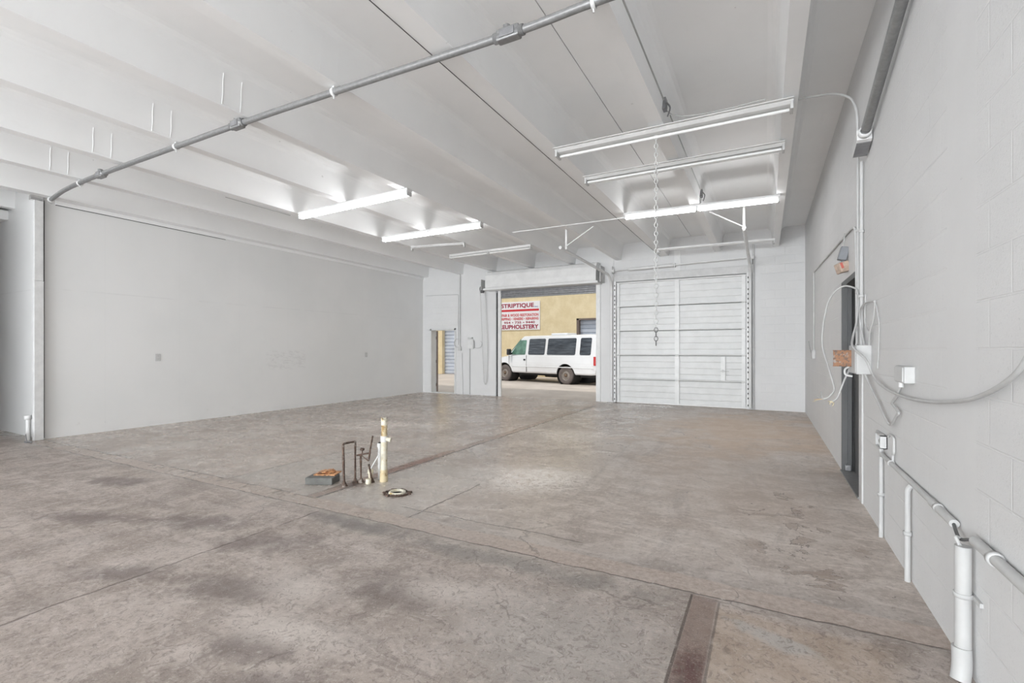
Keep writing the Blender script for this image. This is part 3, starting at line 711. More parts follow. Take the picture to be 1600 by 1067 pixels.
# painted conduits on the right wall
W = XR
conduit('wall_conduit', [(.22, 5.62, 3.99), (.60, 5.75, 4.03), (.755, 5.85, 4.0), (W-.02, 5.70, 3.80), (W-.02, 5.66, 3.35), (W-.02, 5.62, 1.50)], .012, 'conduit', 'thin white conduit from the near fixture bending down the wall to the electrical panel', .12, straps=[((W-.02, 5.645, 2.6), 'Z'), ((W-.02, 5.63, 2.0), 'Z')], strap_m='conduit')
conduit('wall_conduit', [(W-.022, 5.44, 3.20), (W-.022, 5.44, 1.49)], .015, 'conduit', 'thick white vertical conduit from the sloping conduit box down to the panel', straps=[((W-.022, 5.44, 2.55), 'Z'), ((W-.022, 5.44, 1.95), 'Z')], strap_m='light_grey')
conduit('wall_conduit', [(W-.015, 10.52, 1.42), (W-.015, 10.52, 2.90), (W-.015, 6.10, 2.72), (W-.015, 5.85, 2.68), (W-.015, 5.78, 2.3), (W-.015, 5.74, 1.50)], .011, 'light_grey', 'thin grey conduit sloping across the right wall above the side door', .05)
ob = MB().box((W-.05, 10.40, 1.28), (W, 10.60, 1.44), bev=.005).box((W-.055, 10.44, 1.31), (W-.05, 10.56, 1.41))
tag(ob.obj('outlet_box', 'light_grey'), 'small grey outlet box on the right wall nearest the far corner', 'outlet box')
conduit('wire_tail', [(W-.03, 10.62, 1.42), (W-.02, 11.0, 1.38), (W-.03, 11.35, 1.55), (W-.02, 11.6, 1.62)], .006, 'grey_cable', 'loose wire curling from the far outlet box on the right wall', smooth=True)
# emergency light remnants above the side door
e = thing('emergency_light', (.76, 6.5, 2.5), 'grey box over a tilted cream and orange box above the side door', 'emergency light')
MB().tube(spl([(W-.02, 6.5, 2.76), (W-.03, 6.5, 2.68), (W-.035, 6.5, 2.6)]), .007, 6).obj('feed_wire', 'grey_cable', e)
mt = Matrix.Translation((.775, 6.45, 2.52)) @ Matrix.Rotation(.25, 4, 'Y')
MB().box((-.05, -.05, -.075), (.035, .05, .075), mt, bev=.01).obj('grey_box', 'grey_plastic', e)
MB().tube(spl([(.775, 6.45, 2.46), (.765, 6.44, 2.42), (.775, 6.45, 2.39)]), .022, 10).obj('swivel_arm', 'grey_plastic', e)
mt = Matrix.Translation((.752, 6.42, 2.37)) @ Matrix.Rotation(-.3, 4, 'Y') @ Matrix.Rotation(.4, 4, 'Z')
cb = MB().box((-.055, -.06, -.062), (.055, .05, .05), mt, bev=.01).obj('cream_box', 'orange_box', e)
MB().box((-.045, -.064, -.02), (-.02, -.059, .042), mt).obj('red_patch', 'faded_red', cb)
# electrical panel with rusty hinged lid
pn = thing('electrical_panel', (W, 5.25, 1.24), 'white painted electrical panel with its rusty lid hanging open', 'electrical panel')
MB().box((W-.11, 5.09, 1.235), (W, 5.50, 1.49), bev=.006).obj('cabinet', 'conduit', pn)
MB().box((W-.118, 5.10, 1.245), (W-.110, 5.36, 1.48), bev=.003).obj('cover', 'conduit', pn)
ld = MB().box((.552, 5.292, 1.298), (.712, 5.305, 1.444), bev=.003); ld.box((.552, 5.292, 1.438), (.712, 5.33, 1.446)).box((.552, 5.292, 1.296), (.712, 5.33, 1.303))
lid = ld.obj('rusty_lid', 'rust', pn); lid['label'] = 'rust-orange steel lid swung open'
MB().box((.690, 5.30, 1.305), (.728, 5.45, 1.44), bev=.003).obj('open_throat', 'dark', pn)
MB().tube(rnd([(W-.11, 5.46, 1.29), (W-.15, 5.45, 1.27), (W-.15, 5.45, 1.21), (W-.09, 5.45, 1.20)], .03), .009, 8).obj('hasp', 'white_metal', pn)
# cables round the panel
conduit('looping_cable', [(.785, 5.50, 1.50), (.79, 5.55, 1.80), (.779, 5.6, 2.0), (.754, 5.6, 2.043), (.677, 5.6, 2.067), (.60, 5.6, 2.021), (.537, 5.6, 1.899), (.50, 5.6, 1.679), (.495, 5.6, 1.49), (.537, 5.6, 1.301), (.584, 5.6, 1.113), (.589, 5.6, 1.051), (.547, 5.6, .986), (.50, 5.6, .962)], .0085, 'grey_cable', 'big grey cable loop hanging out in front of the side door', smooth=True)
lc = bpy.data.objects['looping_cable']
for i, (dx, dz, m) in enumerate(((-.085, -.03, 'cream_wire'), (-.075, -.008, 'copper'), (-.055, .03, 'grey_cable'), (-.02, .075, 'grey_cable'))):
    MB().tube(spl([(.50, 5.6, .962), (.50+dx*.5, 5.6, .962+dz*.3), (.50+dx, 5.6, .962+dz)]), .0028, 5).obj('bare_wire_end', m, lc)
conduit('hanging_cable', [(.80, 5.53, 1.95), (.77, 5.56, 1.70), (.772, 5.57, 1.54), (.744, 5.57, 1.44), (.71, 5.57, 1.27), (.667, 5.57, 1.147), (.615, 5.57, .99), (.575, 5.57, .945)], .008, 'white_cable', 'white cable hanging behind the rusty lid with cream wire ends', smooth=True)
lc = bpy.data.objects['hanging_cable']
for dx, dz in ((-.02, -.03), (.01, -.045), (-.035, .0), (0, -.02)):
    MB().tube(spl([(.575, 5.57, .945), (.575+dx, 5.57, .945+dz*.4), (.575+dx*.6-.008, 5.57, .945+dz)]), .0045, 5).obj('wire_nut_end', 'cream_wire', lc)
conduit('panel_cable', [(W-.02, 5.30, 1.49), (W-.03, 5.42, 1.66), (W-.04, 5.38, 1.80), (W-.04, 5.20, 1.85), (W-.03, 5.02, 1.86), (W-.02, 4.84, 1.845)], .008, 'white_cable', 'white cable arching from the panel top to a wall hook', smooth=True)
conduit('panel_cable', [(W-.015, 4.86, 1.84), (W-.02, 4.90, 1.70), (W-.03, 4.98, 1.60), (W-.03, 5.02, 1.49)], .007, 'grey_cable', 'short grey cable dropping from the wall hook to the panel', smooth=True)
conduit('panel_cable', [(W-.012, 5.30, 1.95), (W-.02, 5.28, 1.72), (W-.02, 5.18, 1.64), (W-.02, 5.02, 1.58), (W-.02, 5.10, 1.49)], .006, 'white_cable', 'thin white cable zigzagging just above the panel', smooth=True)
conduit('panel_cable', [(W-.02, 4.80, 1.82), (W-.012, 4.72, 1.65), (W-.012, 4.74, 1.45), (W-.02, 4.73, 1.30)], .004, 'white_cable', 'thin white wire hanging right of the panel', smooth=True)
conduit('panel_cable', [(W-.03, 5.55, 1.90), (W-.05, 5.52, 1.70), (W-.10, 5.35, 1.56), (W-.13, 5.10, 1.47), (W-.08, 4.84, 1.37), (W-.05, 4.76, 1.26), (W-.04, 4.50, 1.185), (W-.03, 3.973, 1.15), (W-.03, 3.387, 1.165), (W-.03, 2.879, 1.215), (W-.03, 2.582, 1.272), (W-.03, 2.36, 1.345), (W-.03, 2.25, 1.41), (W-.03, 2.18, 1.50), (W-.03, 2.05, 1.75)], .0095, 'white_cable', 'thick white cable swagging low across the right wall toward the camera', smooth=True)
conduit('panel_cable', [(W-.05, 5.08, 1.235), (W-.03, 4.93, 1.135), (W-.025, 4.66, 1.03), (W-.025, 4.45, .953), (W-.025, 4.36, .925), (W-.025, 4.28, .915), (W-.025, 4.20, .935), (W-.025, 4.05, 1.015), (W-.025, 4.02, 1.03), (W-.025, 4.16, 1.065), (W-.025, 4.20, 1.08), (W-.025, 4.05, 1.15), (W-.025, 3.95, 1.22)], .009, 'white_cable', 'white flexible cable zigzagging from the panel to the outlet box below', smooth=True)
b_ = thing('outlet_box', (W, 3.9, 1.28), 'white covered outlet box right of the panel on the right wall', 'outlet box')
MB().box((W-.055, 3.73, 1.24), (W, 3.97, 1.345), bev=.006).obj('box_body', 'light_grey', b_)
MB().box((W-.062, 3.745, 1.248), (W-.055, 3.955, 1.338), bev=.002).obj('cover_plate', 'white', b_)
MB().cyl((W-.028, 3.94, 1.205), (W-.028, 3.94, 1.24), .015, 10).obj('cable_gland', 'white_metal', b_)
MB().box((W-.018, 3.985, 1.245), (W, 4.13, 1.345), bev=.004).box((W-.022, 4.02, 1.26), (W-.018, 4.09, 1.33)).obj('switch_plate', 'white', b_)
# low wiring on the right wall
b_ = thing('open_outlet_box', (W, 4.64, .74), 'open outlet box low on the right wall with wires inside', 'outlet box')
q = MB(); q.box((W-.045, 4.49, .70), (W, 4.50, .80)).box((W-.045, 4.66, .70), (W, 4.67, .80)).box((W-.045, 4.49, .70), (W, 4.67, .706)).box((W-.045, 4.49, .794), (W, 4.67, .80)).box((W-.006, 4.49, .70), (W, 4.67, .80)); q.obj('box_body', 'white', b_)
MB().box((W-.007, 4.505, .708), (W-.0055, 4.655, .792)).obj('dark_back', 'grey_plastic', b_)
MB().tube(spl([(W-.01, 4.62, .71), (W-.04, 4.56, .75), (W-.03, 4.52, .785), (W-.04, 4.54, .72)]), .005, 6).obj('loose_wire', 'white_cable', b_)
MB().box((W-.02, 4.69, .70), (W, 4.80, .80), bev=.003).obj('switch_plate', 'white', b_)
conduit('wall_conduit', [(W-.014, 4.39, .81), (W-.014, 4.36, .835), (W-.014, 4.25, .835), (W-.014, 4.21, .82), (W-.014, 4.21, .725), (W-.014, 4.24, .71), (W-.014, 4.24, .665)], .0085, 'conduit', 'hooked white conduit right of the open outlet box', .03)
conduit('wall_conduit', [(W-.022, 4.58, .70), (W-.022, 4.57, .655), (W-.022, 4.45, .645), (W-.022, 2.97, .632)], .016, 'conduit', 'white conduit running low and level along the right wall', .03, straps=[((W-.022, 3.2, .634), 'Y'), ((W-.022, 4.25, .643), 'Y')], strap_m='conduit')
conduit('wall_conduit', [(W-.024, 3.30, .634), (W-.024, 2.96, .630)], .020, 'conduit', 'short thick sleeve on the low conduit left of the standing pipe')
conduit('wall_conduit', [(W-.026, 2.70, .640), (W-.026, 2.0, .640)], .021, 'conduit', 'thick white conduit leaving the right edge above the standing pipe', straps=[((W-.026, 2.50, .640), 'Y')], strap_m='light_grey')
conduit('loose_wires', [(W-.025, 2.97, .632), (W-.03, 2.90, .60), (W-.035, 2.83, .60), (W-.03, 2.76, .625), (W-.026, 2.70, .640)], .007, 'dark_cable', 'short dark wires exposed between two conduit ends', smooth=True)
conduit('wall_conduit', [(W-.02, 4.60, 0), (W-.02, 4.60, .62)], .015, 'conduit', 'white vertical conduit at the left end of the low conduit', straps=[((W-.02, 4.60, .33), 'Z')], strap_m='conduit')
conduit('wall_conduit', [(W-.024, 3.80, 0), (W-.024, 3.80, .575), (W-.005, 3.80, .60)], .016, 'conduit', 'white vertical conduit in the middle below the low conduit', .02, straps=[((W-.024, 3.80, .30), 'Z')], strap_m='conduit')
sp_ = thing('standing_pipe', (W-.04, 2.78, 0), 'thick white standing pipe at the right wall nearest the camera', 'pipe')
MB().tube([(W-.04, 2.79, .13), (W-.04, 2.79, .585)], .029, 18).obj('upper_pipe', 'conduit', sp_)
MB().tube(spl([(W-.045, 2.79, .14), (W-.045, 2.785, .06), (W-.055, 2.77, -.0)]), .035, 18).obj('floor_boot', 'conduit', sp_)
MB().lathe([(.029, -.010), (.034, -.010), (.034, .010), (.029, .010)], (W-.04, 2.79, .37), 'Z', 18).box((W-.012, 2.70, .36), (W, 2.88, .38)).obj('strap', 'conduit', sp_)
MB().tube(spl([(W-.05, 2.79, .585), (W-.055, 2.82, .61), (W-.03, 2.84, .60)]), .008, 6).obj('pipe_lip', 'light_grey', sp_)

# cables on the ceiling beams
conduit('beam_cable', [(-2.452, -2, 3.90), (-2.452, 2.4, 3.90), (-2.452, 5, 3.90), (-2.452, 8, 3.90), (-2.452, 12.9, 3.90)], .004, 'dark_cable', 'dark cable running along the edge of the beam above the left end of the fixtures', seg=6)
conduit('beam_cable', [(-.955, -2, 4.10), (-.955, 5.1, 4.10), (-.95, 5.3, 4.08)], .009, 'grey_cable', 'grey cable fixed along the side of the beam to the near right fixture', seg=6)
conduit('beam_cable', [(-.955, 5.6, 4.10), (-.955, 8.45, 4.10)], .008, 'grey_cable', 'grey cable on the beam side between the near and lit fixtures', seg=6)
conduit('fixture_cable', [(-.95, 5.25, 4.10), (-.92, 5.32, 4.0), (-.75, 5.38, 3.95), (-.4, 5.38, 3.93), (-.05, 5.36, 3.935), (.0, 5.35, 3.92)], .006, 'grey_cable', 'grey flex looping onto the top of the near right fixture', smooth=True)
for y, lb in ((5.25, 'small galvanised bracket on the beam at the near right fixture'), (8.52, 'small galvanised box on the beam at the lit right fixture')):
    q = MB().box((-.975, y-.05, 4.0), (-.93, y+.05, 4.12), bev=.004).tube(spl([(-.93, y, 4.08), (-.90, y+.03, 4.03), (-.92, y, 3.93)]), .009, 6)
    tag(q.obj('beam_bracket', 'galv_dark'), lb, 'bracket')
conduit('beam_cable', [(-7.66, 5.78, 3.90), (-7.66, 4.6, 3.90)], .006, 'grey_cable', 'short dark cable feeding the left end of the nearest lit left fixture', seg=6)

# repaired crack outlines on the beam sides (cast-in straps, painted over)
for i, (x, y) in enumerate(((-3.49+.0, 2.93), (-4.82, 2.86), (-6.11, 2.84), (-7.43, 2.80), (-8.68, 2.80))):
    q = MB()
    for dy in (0, .19):
        q.tube([(x-.004, y+dy, 3.92), (x+.008, y+dy+.004, 4.03), (x+.019, y+dy-.003, 4.13), (x+.030, y+dy, 4.22)], .004, 5)
    q.tube([(x-.004, y, 3.93), (x-.004, y+.19, 3.93)], .0035, 5)
    tag(q.obj('plaster_seam', 'ceiling'), 'pair of raised painted seams on beam side, %s from the right' % ('first', 'second', 'third', 'fourth', 'fifth')[i], 'seam', 'painted seams on the beam sides')

# ------------------------------------------------------------------ end wall fittings left of the coiling door
yb = YB-.02
conduit('wall_conduit', [(-8.79, YB-.022, 4.02), (-8.79, YB-.022, 1.55)], .02, 'conduit', 'vertical white conduit between personnel doorway and switch box')
conduit('wall_conduit', [(-10.2, YB-.012, 3.28), (-8.86, YB-.012, 3.25), (-8.86, YB-.012, 1.6)], .010, 'conduit', 'thin painted conduit turning down above the personnel doorway', .05)
conduit('wall_conduit', [(-8.42, YB-.02, 1.48), (-8.42, YB-.02, 0)], .018, 'conduit', 'white conduit below the switch box on the end wall')
conduit('wall_conduit', [(-8.72, YB-.012, 1.35), (-8.70, YB-.012, .65), (-8.68, YB-.012, .0)], .009, 'conduit', 'thin white conduit left of the switch box conduit')
sb = thing('switch_box', (-8.38, YB, 1.48), 'white disconnect switch box on the end wall beside the hand chain', 'switch box')
MB().box((-8.48, YB-.07, 1.48), (-8.27, YB, 1.78), bev=.008).obj('box_body', 'white_metal', sb)
MB().box((-8.46, YB-.08, 1.80), (-8.30, YB, 1.85), bev=.006).obj('box_cap', 'light_grey', sb)
MB().box((-8.262, YB-.06, 1.50), (-8.235, YB-.02, 1.74)).obj('lever', 'light_grey', sb)
for pts, lb in (([(-8.79, YB-.03, 1.50), (-8.95, YB-.03, 1.55), (-9.02, YB-.03, 1.66), (-8.96, YB-.03, 1.78), (-8.86, YB-.03, 1.80)], 'curled painted wire just left of the switch box'),
                ([(-8.27, YB-.03, 1.52), (-8.1, YB-.03, 1.50), (-7.98, YB-.03, 1.55), (-7.95, YB-.03, 1.66), (-8.0, YB-.03, 1.72)], 'curled painted wire just right of the switch box')):
    conduit('wire_tail', pts, .008, 'white_cable', lb, smooth=True)
ob = MB().box((-8.86, YB-.05, 1.42), (-8.74, YB, 1.55), bev=.005)
tag(ob.obj('outlet_box', 'light_grey'), 'tiny grey box at the foot of the vertical conduit on the end wall', 'outlet box')
conduit('wall_conduit', [(-.26, YB-.03, 4.0), (-.26, YB-.03, 0)], .022, 'conduit', 'white vertical conduit right of the closed sectional door', straps=[((-.26, YB-.03, 1.5), 'Z')], strap_m='light_grey')
# outlets on the left drywall
for y, lb in ((4.90, 'small white outlet on the left drywall, nearer to the camera'), (10.32, 'small white outlet on the left drywall, farther from the camera')):
    ot = thing('wall_outlet', (XL, y, 1.30), lb, 'outlet', 'outlets on the left drywall')
    MB().box((XL, y-.045, 1.23), (XL+.008, y+.045, 1.37), bev=.003).obj('cover_plate', 'white', ot)
    for dz in (-.03, .03): MB().box((XL+.008, y-.018, 1.30+dz-.016), (XL+.0095, y+.018, 1.30+dz+.016)).obj('socket', 'light_grey', ot)

# ------------------------------------------------------------------ plumbing stubs in the floor
cb = thing('concrete_curb', (-4.3, 3.55, 0), 'grey concrete block on the floor with a rusted plate on top', 'concrete block')
ang = Matrix.Translation((-4.26, 3.60, 0)) @ Matrix.Rotation(.42, 4, 'Z')
MB().box((-.15, -.07, 0), (.15, .13, .075), ang, bev=.008).obj('block', 'concrete', cb)
rp = MB()
for i in range(9):
    a = random.uniform(0, 6.28); r = random.uniform(.02, .10)
    m_ = ang @ Matrix.Translation((.02+r*math.cos(a)*.9, .10+r*math.sin(a)*.5, .085+random.uniform(0, .02))) @ Matrix.Rotation(random.uniform(0, 3), 4, 'Z') @ Matrix.Rotation(random.uniform(-.3, .3), 4, 'X')
    rp.box((-.05, -.03, -.004), (.05, .03, .008), m_, bev=.002)
rp.box((-.10, .02, .075), (.14, .20, .088), ang, bev=.004)
rp.obj('rusted_plate', 'rust_scrap', cb)

def jag(pts, r, seg=8, n=4):
    P = rnd(pts, .02, 4); Q = []
    for i in range(len(P)-1):
        for k in range(n): Q.append(P[i].lerp(P[i+1], k/n))
    Q.append(P[-1])
    mb = MB(); mb.tube(Q, r, seg, radii=[r*random.uniform(.82, 1.3) for _ in Q]); return mb
def fp(u, v, z):  # point by the pipe cluster: u along the joint to the far right, v across
    return (u, v, z)
q = jag([(-3.945, 3.627, -.01), (-3.955, 3.63, .12), (-3.962, 3.628, .452), (-3.96, 3.70, .452), (-3.953, 3.788, .447), (-3.953, 3.788, .42), (-3.953, 3.788, .0)], .011)
tag(q.obj('bent_pipe', 'rust_pipe'), 'rusty thin pipe bent into an upside-down U over the floor', 'pipe')
pc = thing('pipe_cluster', (-3.82, 3.87, 0), 'rusty pipes with valve cross beside the white riser', 'pipe')
jag([(-3.898, 3.82, 0), (-3.905, 3.82, .30)], .010).obj('riser', 'rust_pipe', pc)
jag([(-3.945, 3.80, .295), (-3.905, 3.82, .305), (-3.77, 3.83, .335)], .009).obj('cross_pipe', 'rust_pipe', pc)
jag([(-3.90, 3.82, .30), (-3.79, 3.82, .25)], .006).obj('cross_pipe', 'rust_pipe', pc)
jag([(-3.787, 3.82, .25), (-3.76, 3.82, .39), (-3.728, 3.82, .525)], .008).obj('upright_rod', 'rust_pipe', pc)
jag([(-3.795, 3.83, .21), (-3.785, 3.85, .10), (-3.80, 3.88, .0)], .009).obj('lower_pipe', 'rust_pipe', pc)
MB().lathe([(0, -.012), (.022, -.012), (.026, 0), (.022, .012), (0, .012)], (-3.90, 3.84, .36), 'Z', 12).cyl((-3.90, 3.84, .30), (-3.90, 3.84, .36), .006, 8).obj('valve_knob', 'rust_pipe', pc)
jag([(-3.785, 3.85, .16), (-3.70, 3.88, .31)], .007).obj('white_arm', 'pvc', pc)
for x, y in ((-3.953, 3.788), (-3.898, 3.82), (-3.945, 3.63), (-3.80, 3.88)):
    MB().lathe([(.034, 0), (.03, .012), (.014, .045), (.012, .05)], (x, y, 0), 'Z', 10).obj('base_collar', 'rust_pipe', pc)
q = thing('vent_riser', (-3.71, 3.974, 0), 'tall stained cream plastic pipe standing in the floor', 'pipe')
def stat(z): return (-3.715+.012*z, 3.974, z)
MB().tube([stat(0), stat(.10), stat(.13)], .041, 16, radii=[.044, .040, .037]).obj('base_sleeve', 'stain_pvc', q)
MB().tube([stat(.12), stat(.455)], .036, 16).obj('lower_pipe', 'old_pvc', q)
MB().tube([stat(.44), stat(.50)], .041, 16).obj('coupling', 'pvc', q)
MB().tube([stat(.49), stat(.64)], .032, 16).obj('upper_pipe', 'stain_pvc', q)
g_ = MB(); c0 = Vector(stat(.64)); n = 16; vs = []
for k in range(n):
    a = 2*PI*k/n; vs.append((c0.x+.034*math.cos(a), c0.y+.034*math.sin(a), c0.z-.02))
for k in range(n):
    a = 2*PI*k/n; vs.append((c0.x+.036*math.cos(a), c0.y+.036*math.sin(a), c0.z+.035+.02*math.sin(3*a+.6)+.012*(k % 3)))
g_.add(vs, [(k, (k+1) % n, n+(k+1) % n, n+k) for k in range(n)], True)
g_.obj('broken_rim', 'old_pvc', q)
MB().cyl((c0.x+.03, c0.y, .47), (c0.x+.075, c0.y+.02, .46), .022, 12, r2=.026).obj('side_cap', 'old_pvc', q)
q = thing('short_riser', (-3.77, 3.99, 0), 'short white capped pipe close behind the tall cream pipe', 'pipe')
MB().tube([(-3.815, 4.02, .0), (-3.815, 4.02, .40)], .022, 12).obj('pipe_shaft', 'pvc', q)
MB().tube([(-3.815, 4.02, .36), (-3.815, 4.02, .405)], .029, 12).obj('coupling', 'pvc', q)
MB().tube([(-3.815, 4.02, .40), (-3.815, 4.02, .412)], .020, 12).obj('dark_mouth', 'dark', q)
q = MB().tube([(-3.80, 3.83, 0), (-3.80, 3.83, .05)], .030, 12).tube([(-3.84, 3.90, 0), (-3.84, 3.90, .10)], .022, 10).tube([(-3.84, 3.90, .09), (-3.84, 3.905, .13)], .03, 10)
tag(q.obj('cut_pipe', 'old_pvc'), 'cut cream pipe stubs low between rusty pipes and tall riser', 'pipe')
dr = thing('floor_drain', (-3.28, 3.70, 0), 'rusty broken floor drain with a pale ring', 'drain')
MB().lathe([(.055, .0), (.06, .022), (.075, .026), (.085, .018), (.088, .0)], (-3.28, 3.70, 0), 'Z', 26).obj('pale_ring', 'old_pvc', dr)
MB().lathe([(.0, .004), (.056, .004)], (-3.28, 3.70, 0), 'Z', 22).obj('drain_hole', 'dark', dr)
rg = MB()
for k in range(26):
    a = 2*PI*k/26; r = random.uniform(.095, .135); m_ = Matrix.Translation((-3.28+r*math.cos(a), 3.70+r*math.sin(a), random.uniform(.0, .010))) @ Matrix.Rotation(a+random.uniform(-.4, .4), 4, 'Z')
    rg.box((-.016, -.013, -.004), (.016, .013, .008), m_, bev=.002)
rg.obj('broken_edge', 'rust_pipe', dr)

# ------------------------------------------------------------------ outside: cream building, sign, doors
YW = 23.3
mb = MB()
def hw(u0, u1, z0, z1, y=YW, t=.4): mb.box((u0, y, z0), (u1, y+t, z1))
hw(-32, -17.15, 0, 7); hw(-17.15, -13.9, 3.3, 7); hw(-13.9, -8.62, 0, 7); hw(-8.62, -5.2, 3.06, 7); hw(-5.2, 14, 0, 7)
bl = mb.obj('cream_building', 'stucco'); tag(bl, 'cream stucco building across the alley behind the van', 'building')
def shutter(x0, x1, zt, nm, recess=.30):
    pr = []; z = 0.0
    while z < zt:
        pr += [(YW+recess, z), (YW+recess-.05, z+.05), (YW+recess-.05, z+.19), (YW+recess, z+.21)]; z += .21
    pr += [(YW+recess+.05, z), (YW+recess+.05, 0)]
    return MB().prism(pr, 'X', x0, x1).obj(nm, M['shutter'], bl)
M['shutter'] = plain('pale_blue_shutter', (.60, .65, .74), .4, 0, .10, 1.5)
shutter(-17.15, -13.9, 3.2, 'roll_shutter'); shutter(-8.62, -5.2, 3.0, 'roll_shutter')
MB().box((-8.62, YW-.01, 0), (-8.50, YW+.30, 3.06)).box((-8.62, YW-.01, 2.98), (-5.2, YW+.30, 3.06)).obj('door_surround', 'brown', bl)
# sign
sg = thing('shop_sign', (-11.9, YW, 3.27), 'white sign with red lettering on the cream wall', 'sign')
SX0, SX1, SZ0, SZ1 = -13.27, -10.68, 2.53, 4.08
MB().box((SX0, YW-.05, SZ0), (SX1, YW, SZ1), bev=.006).obj('board', 'sign', sg)
MB().box((SX0+.05, YW-.055, SZ1-.53), (SX1-.05, YW-.05, SZ1-.42)).obj('red_bar', 'red', sg)
def text(body, x0, x1, ztop, h, m, bold=.012, parent=sg):
    c = bpy.data.curves.new('t', 'FONT'); c.body = body; c.size = 1; c.offset = bold; c.extrude = .004; c.space_character = 1.04
    o = bpy.data.objects.new('t', c); COL.objects.link(o); bpy.context.view_layer.update()
    me = bpy.data.meshes.new_from_object(o.evaluated_get(bpy.context.evaluated_depsgraph_get())); bpy.data.objects.remove(o)
    xs = [v.co.x for v in me.vertices]; ys = [v.co.y for v in me.vertices]
    sx = (x1-x0)/(max(xs)-min(xs)); sy = h/(max(ys)-min(ys)); mx, my = min(xs), min(ys)
    for v in me.vertices: v.co = Vector((x0+(v.co.x-mx)*sx, YW-.054-v.co.z, ztop-h+(v.co.y-my)*sy))
    me.materials.clear(); me.materials.append(M[m])
    t = bpy.data.objects.new('lettering', me); COL.objects.link(t); t.parent = parent; t.matrix_parent_inverse = Matrix.Translation(-parent.location)
    return t
text('STRIPTIQUE', SX0+.22, SX1-.36, SZ1-.09, .27, 'maroon', .03)
text('INC.', SX1-.31, SX1-.08, SZ1-.27, .07, 'sign_blue')
text('REPAIR & WOOD RESTORATION', SX0+.08, SX1-.08, SZ1-.66, .15, 'red', .02)
text('STRIPPING \u2022 VENEERS \u2022 REPAIRING', SX0+.08, SX1-.08, SZ1-.87, .14, 'red', .02)
text('954 \u2022 735 \u2022 9440', SX0+.40, SX1-.30, SZ1-1.08, .12, 'maroon', .02)
text('REUPHOLSTERY', SX0+.10, SX1-.08, SZ1-1.26, .23, 'maroon', .035)

# ------------------------------------------------------------------ the van
van = thing('passenger_van', (-7.19, 19.72, -.015), 'white passenger van with tinted windows parked outside the open door', 'van', local=True, rot=math.radians(165)); van.scale = (1.01, 1.0, 1.0)
# stations: x forward from the rear axle; z of sill, belt, roof; half widths at sill/mid/belt/roof
ST = [(-1.50, .50, .95, 1.18, 1.20, .90, .95, .93, .80), (-1.47, .44, .95, 1.18, 1.98, .93, .985, .965, .84), (-1.25, .42, .90, 1.18, 2.10, .98, 1.015, 1.0, .85), (-.3, .42, .90, 1.18, 2.10, .98, 1.015, 1.0, .85),
      (1.0, .42, .90, 1.18, 2.10, .98, 1.015, 1.0, .85), (2.10, .42, .90, 1.18, 2.10, .98, 1.015, 1.0, .85), (2.45, .42, .90, 1.18, 2.09, .98, 1.015, 1.0, .85), (2.62, .42, .90, 1.18, 1.98, .98, 1.015, 1.0, .81),
      (3.28, .42, .90, 1.18, 1.26, .98, 1.01, .99, .90), (3.40, .42, .90, 1.14, 1.20, .98, 1.01, .97, .86), (3.9, .42, .88, 1.08, 1.13, .97, 1.0, .95, .80), (4.30, .45, .80, 1.0, 1.04, .93, .96, .90, .74), (4.38, .50, .78, .92, .95, .86, .90, .84, .70)]
bm = bmesh.new(); rings = []
for x, zs, zm, zb, zr, ws, wm, wb, wr in ST:
    zc = zr-.05 if zr > 1.3 else zr-.02
    half = [(0, zs), (ws-.06, zs), (ws, zs+.06), (wm, zm-.12), (wm, zm), (wb, zb)]
    half += [(wb+(wr-wb)*.55, zb+(zc-zb)*.55), (wr, zc), (wr-.10, zr-.008), (0, zr+.02)]
    pts = half+[(-a, b) for a, b in half[::-1][1:-1]]
    rings.append([bm.verts.new((x, a, b)) for a, b in pts])
n = len(rings[0])
for i in range(len(rings)-1):
    for k in range(n): bm.faces.new((rings[i][k], rings[i][(k+1) % n], rings[i+1][(k+1) % n], rings[i+1][k]))
bm.faces.new(rings[0][::-1]); bm.faces.new(rings[-1])
bmesh.ops.recalc_face_normals(bm, faces=bm.faces[:])
me = bpy.data.meshes.new('body'); bm.to_mesh(me); bm.free(); me.materials.append(M['van'])
for p_ in me.polygons: p_.use_smooth = True
body = bpy.data.objects.new('body', me); COL.objects.link(body)
cuts = []
for x in (0, 3.51):
    c = MB().cyl((x, -1.3, .40), (x, 1.3, .40), .47, 32).obj('cut', 'under'); cuts.append(c)
    md = body.modifiers.new('b', 'BOOLEAN'); md.object = c; md.operation = 'DIFFERENCE'; md.solver = 'EXACT'
bpy.context.view_layer.update()
me2 = bpy.data.meshes.new_from_object(body.evaluated_get(bpy.context.evaluated_depsgraph_get()))
for c in cuts: bpy.data.objects.remove(c)
body.modifiers.clear(); body.data = me2; body.parent = van
try: me2.shade_smooth_by_angle(math.radians(35))
except Exception:
    for p_ in me2.polygons: p_.use_smooth = False
def sideY(x, z, s=1):
    """body half width at height z between belt and roof"""
    zb, zc, wb, wr = 1.18, 2.05, 1.0, .85
    if z <= .9: return 1.015*s
    if z <= zb: return (1.015-.015*(z-.9)/.28)*s
    return (wb+(wr-wb)*(z-zb)/(zc-zb))*s
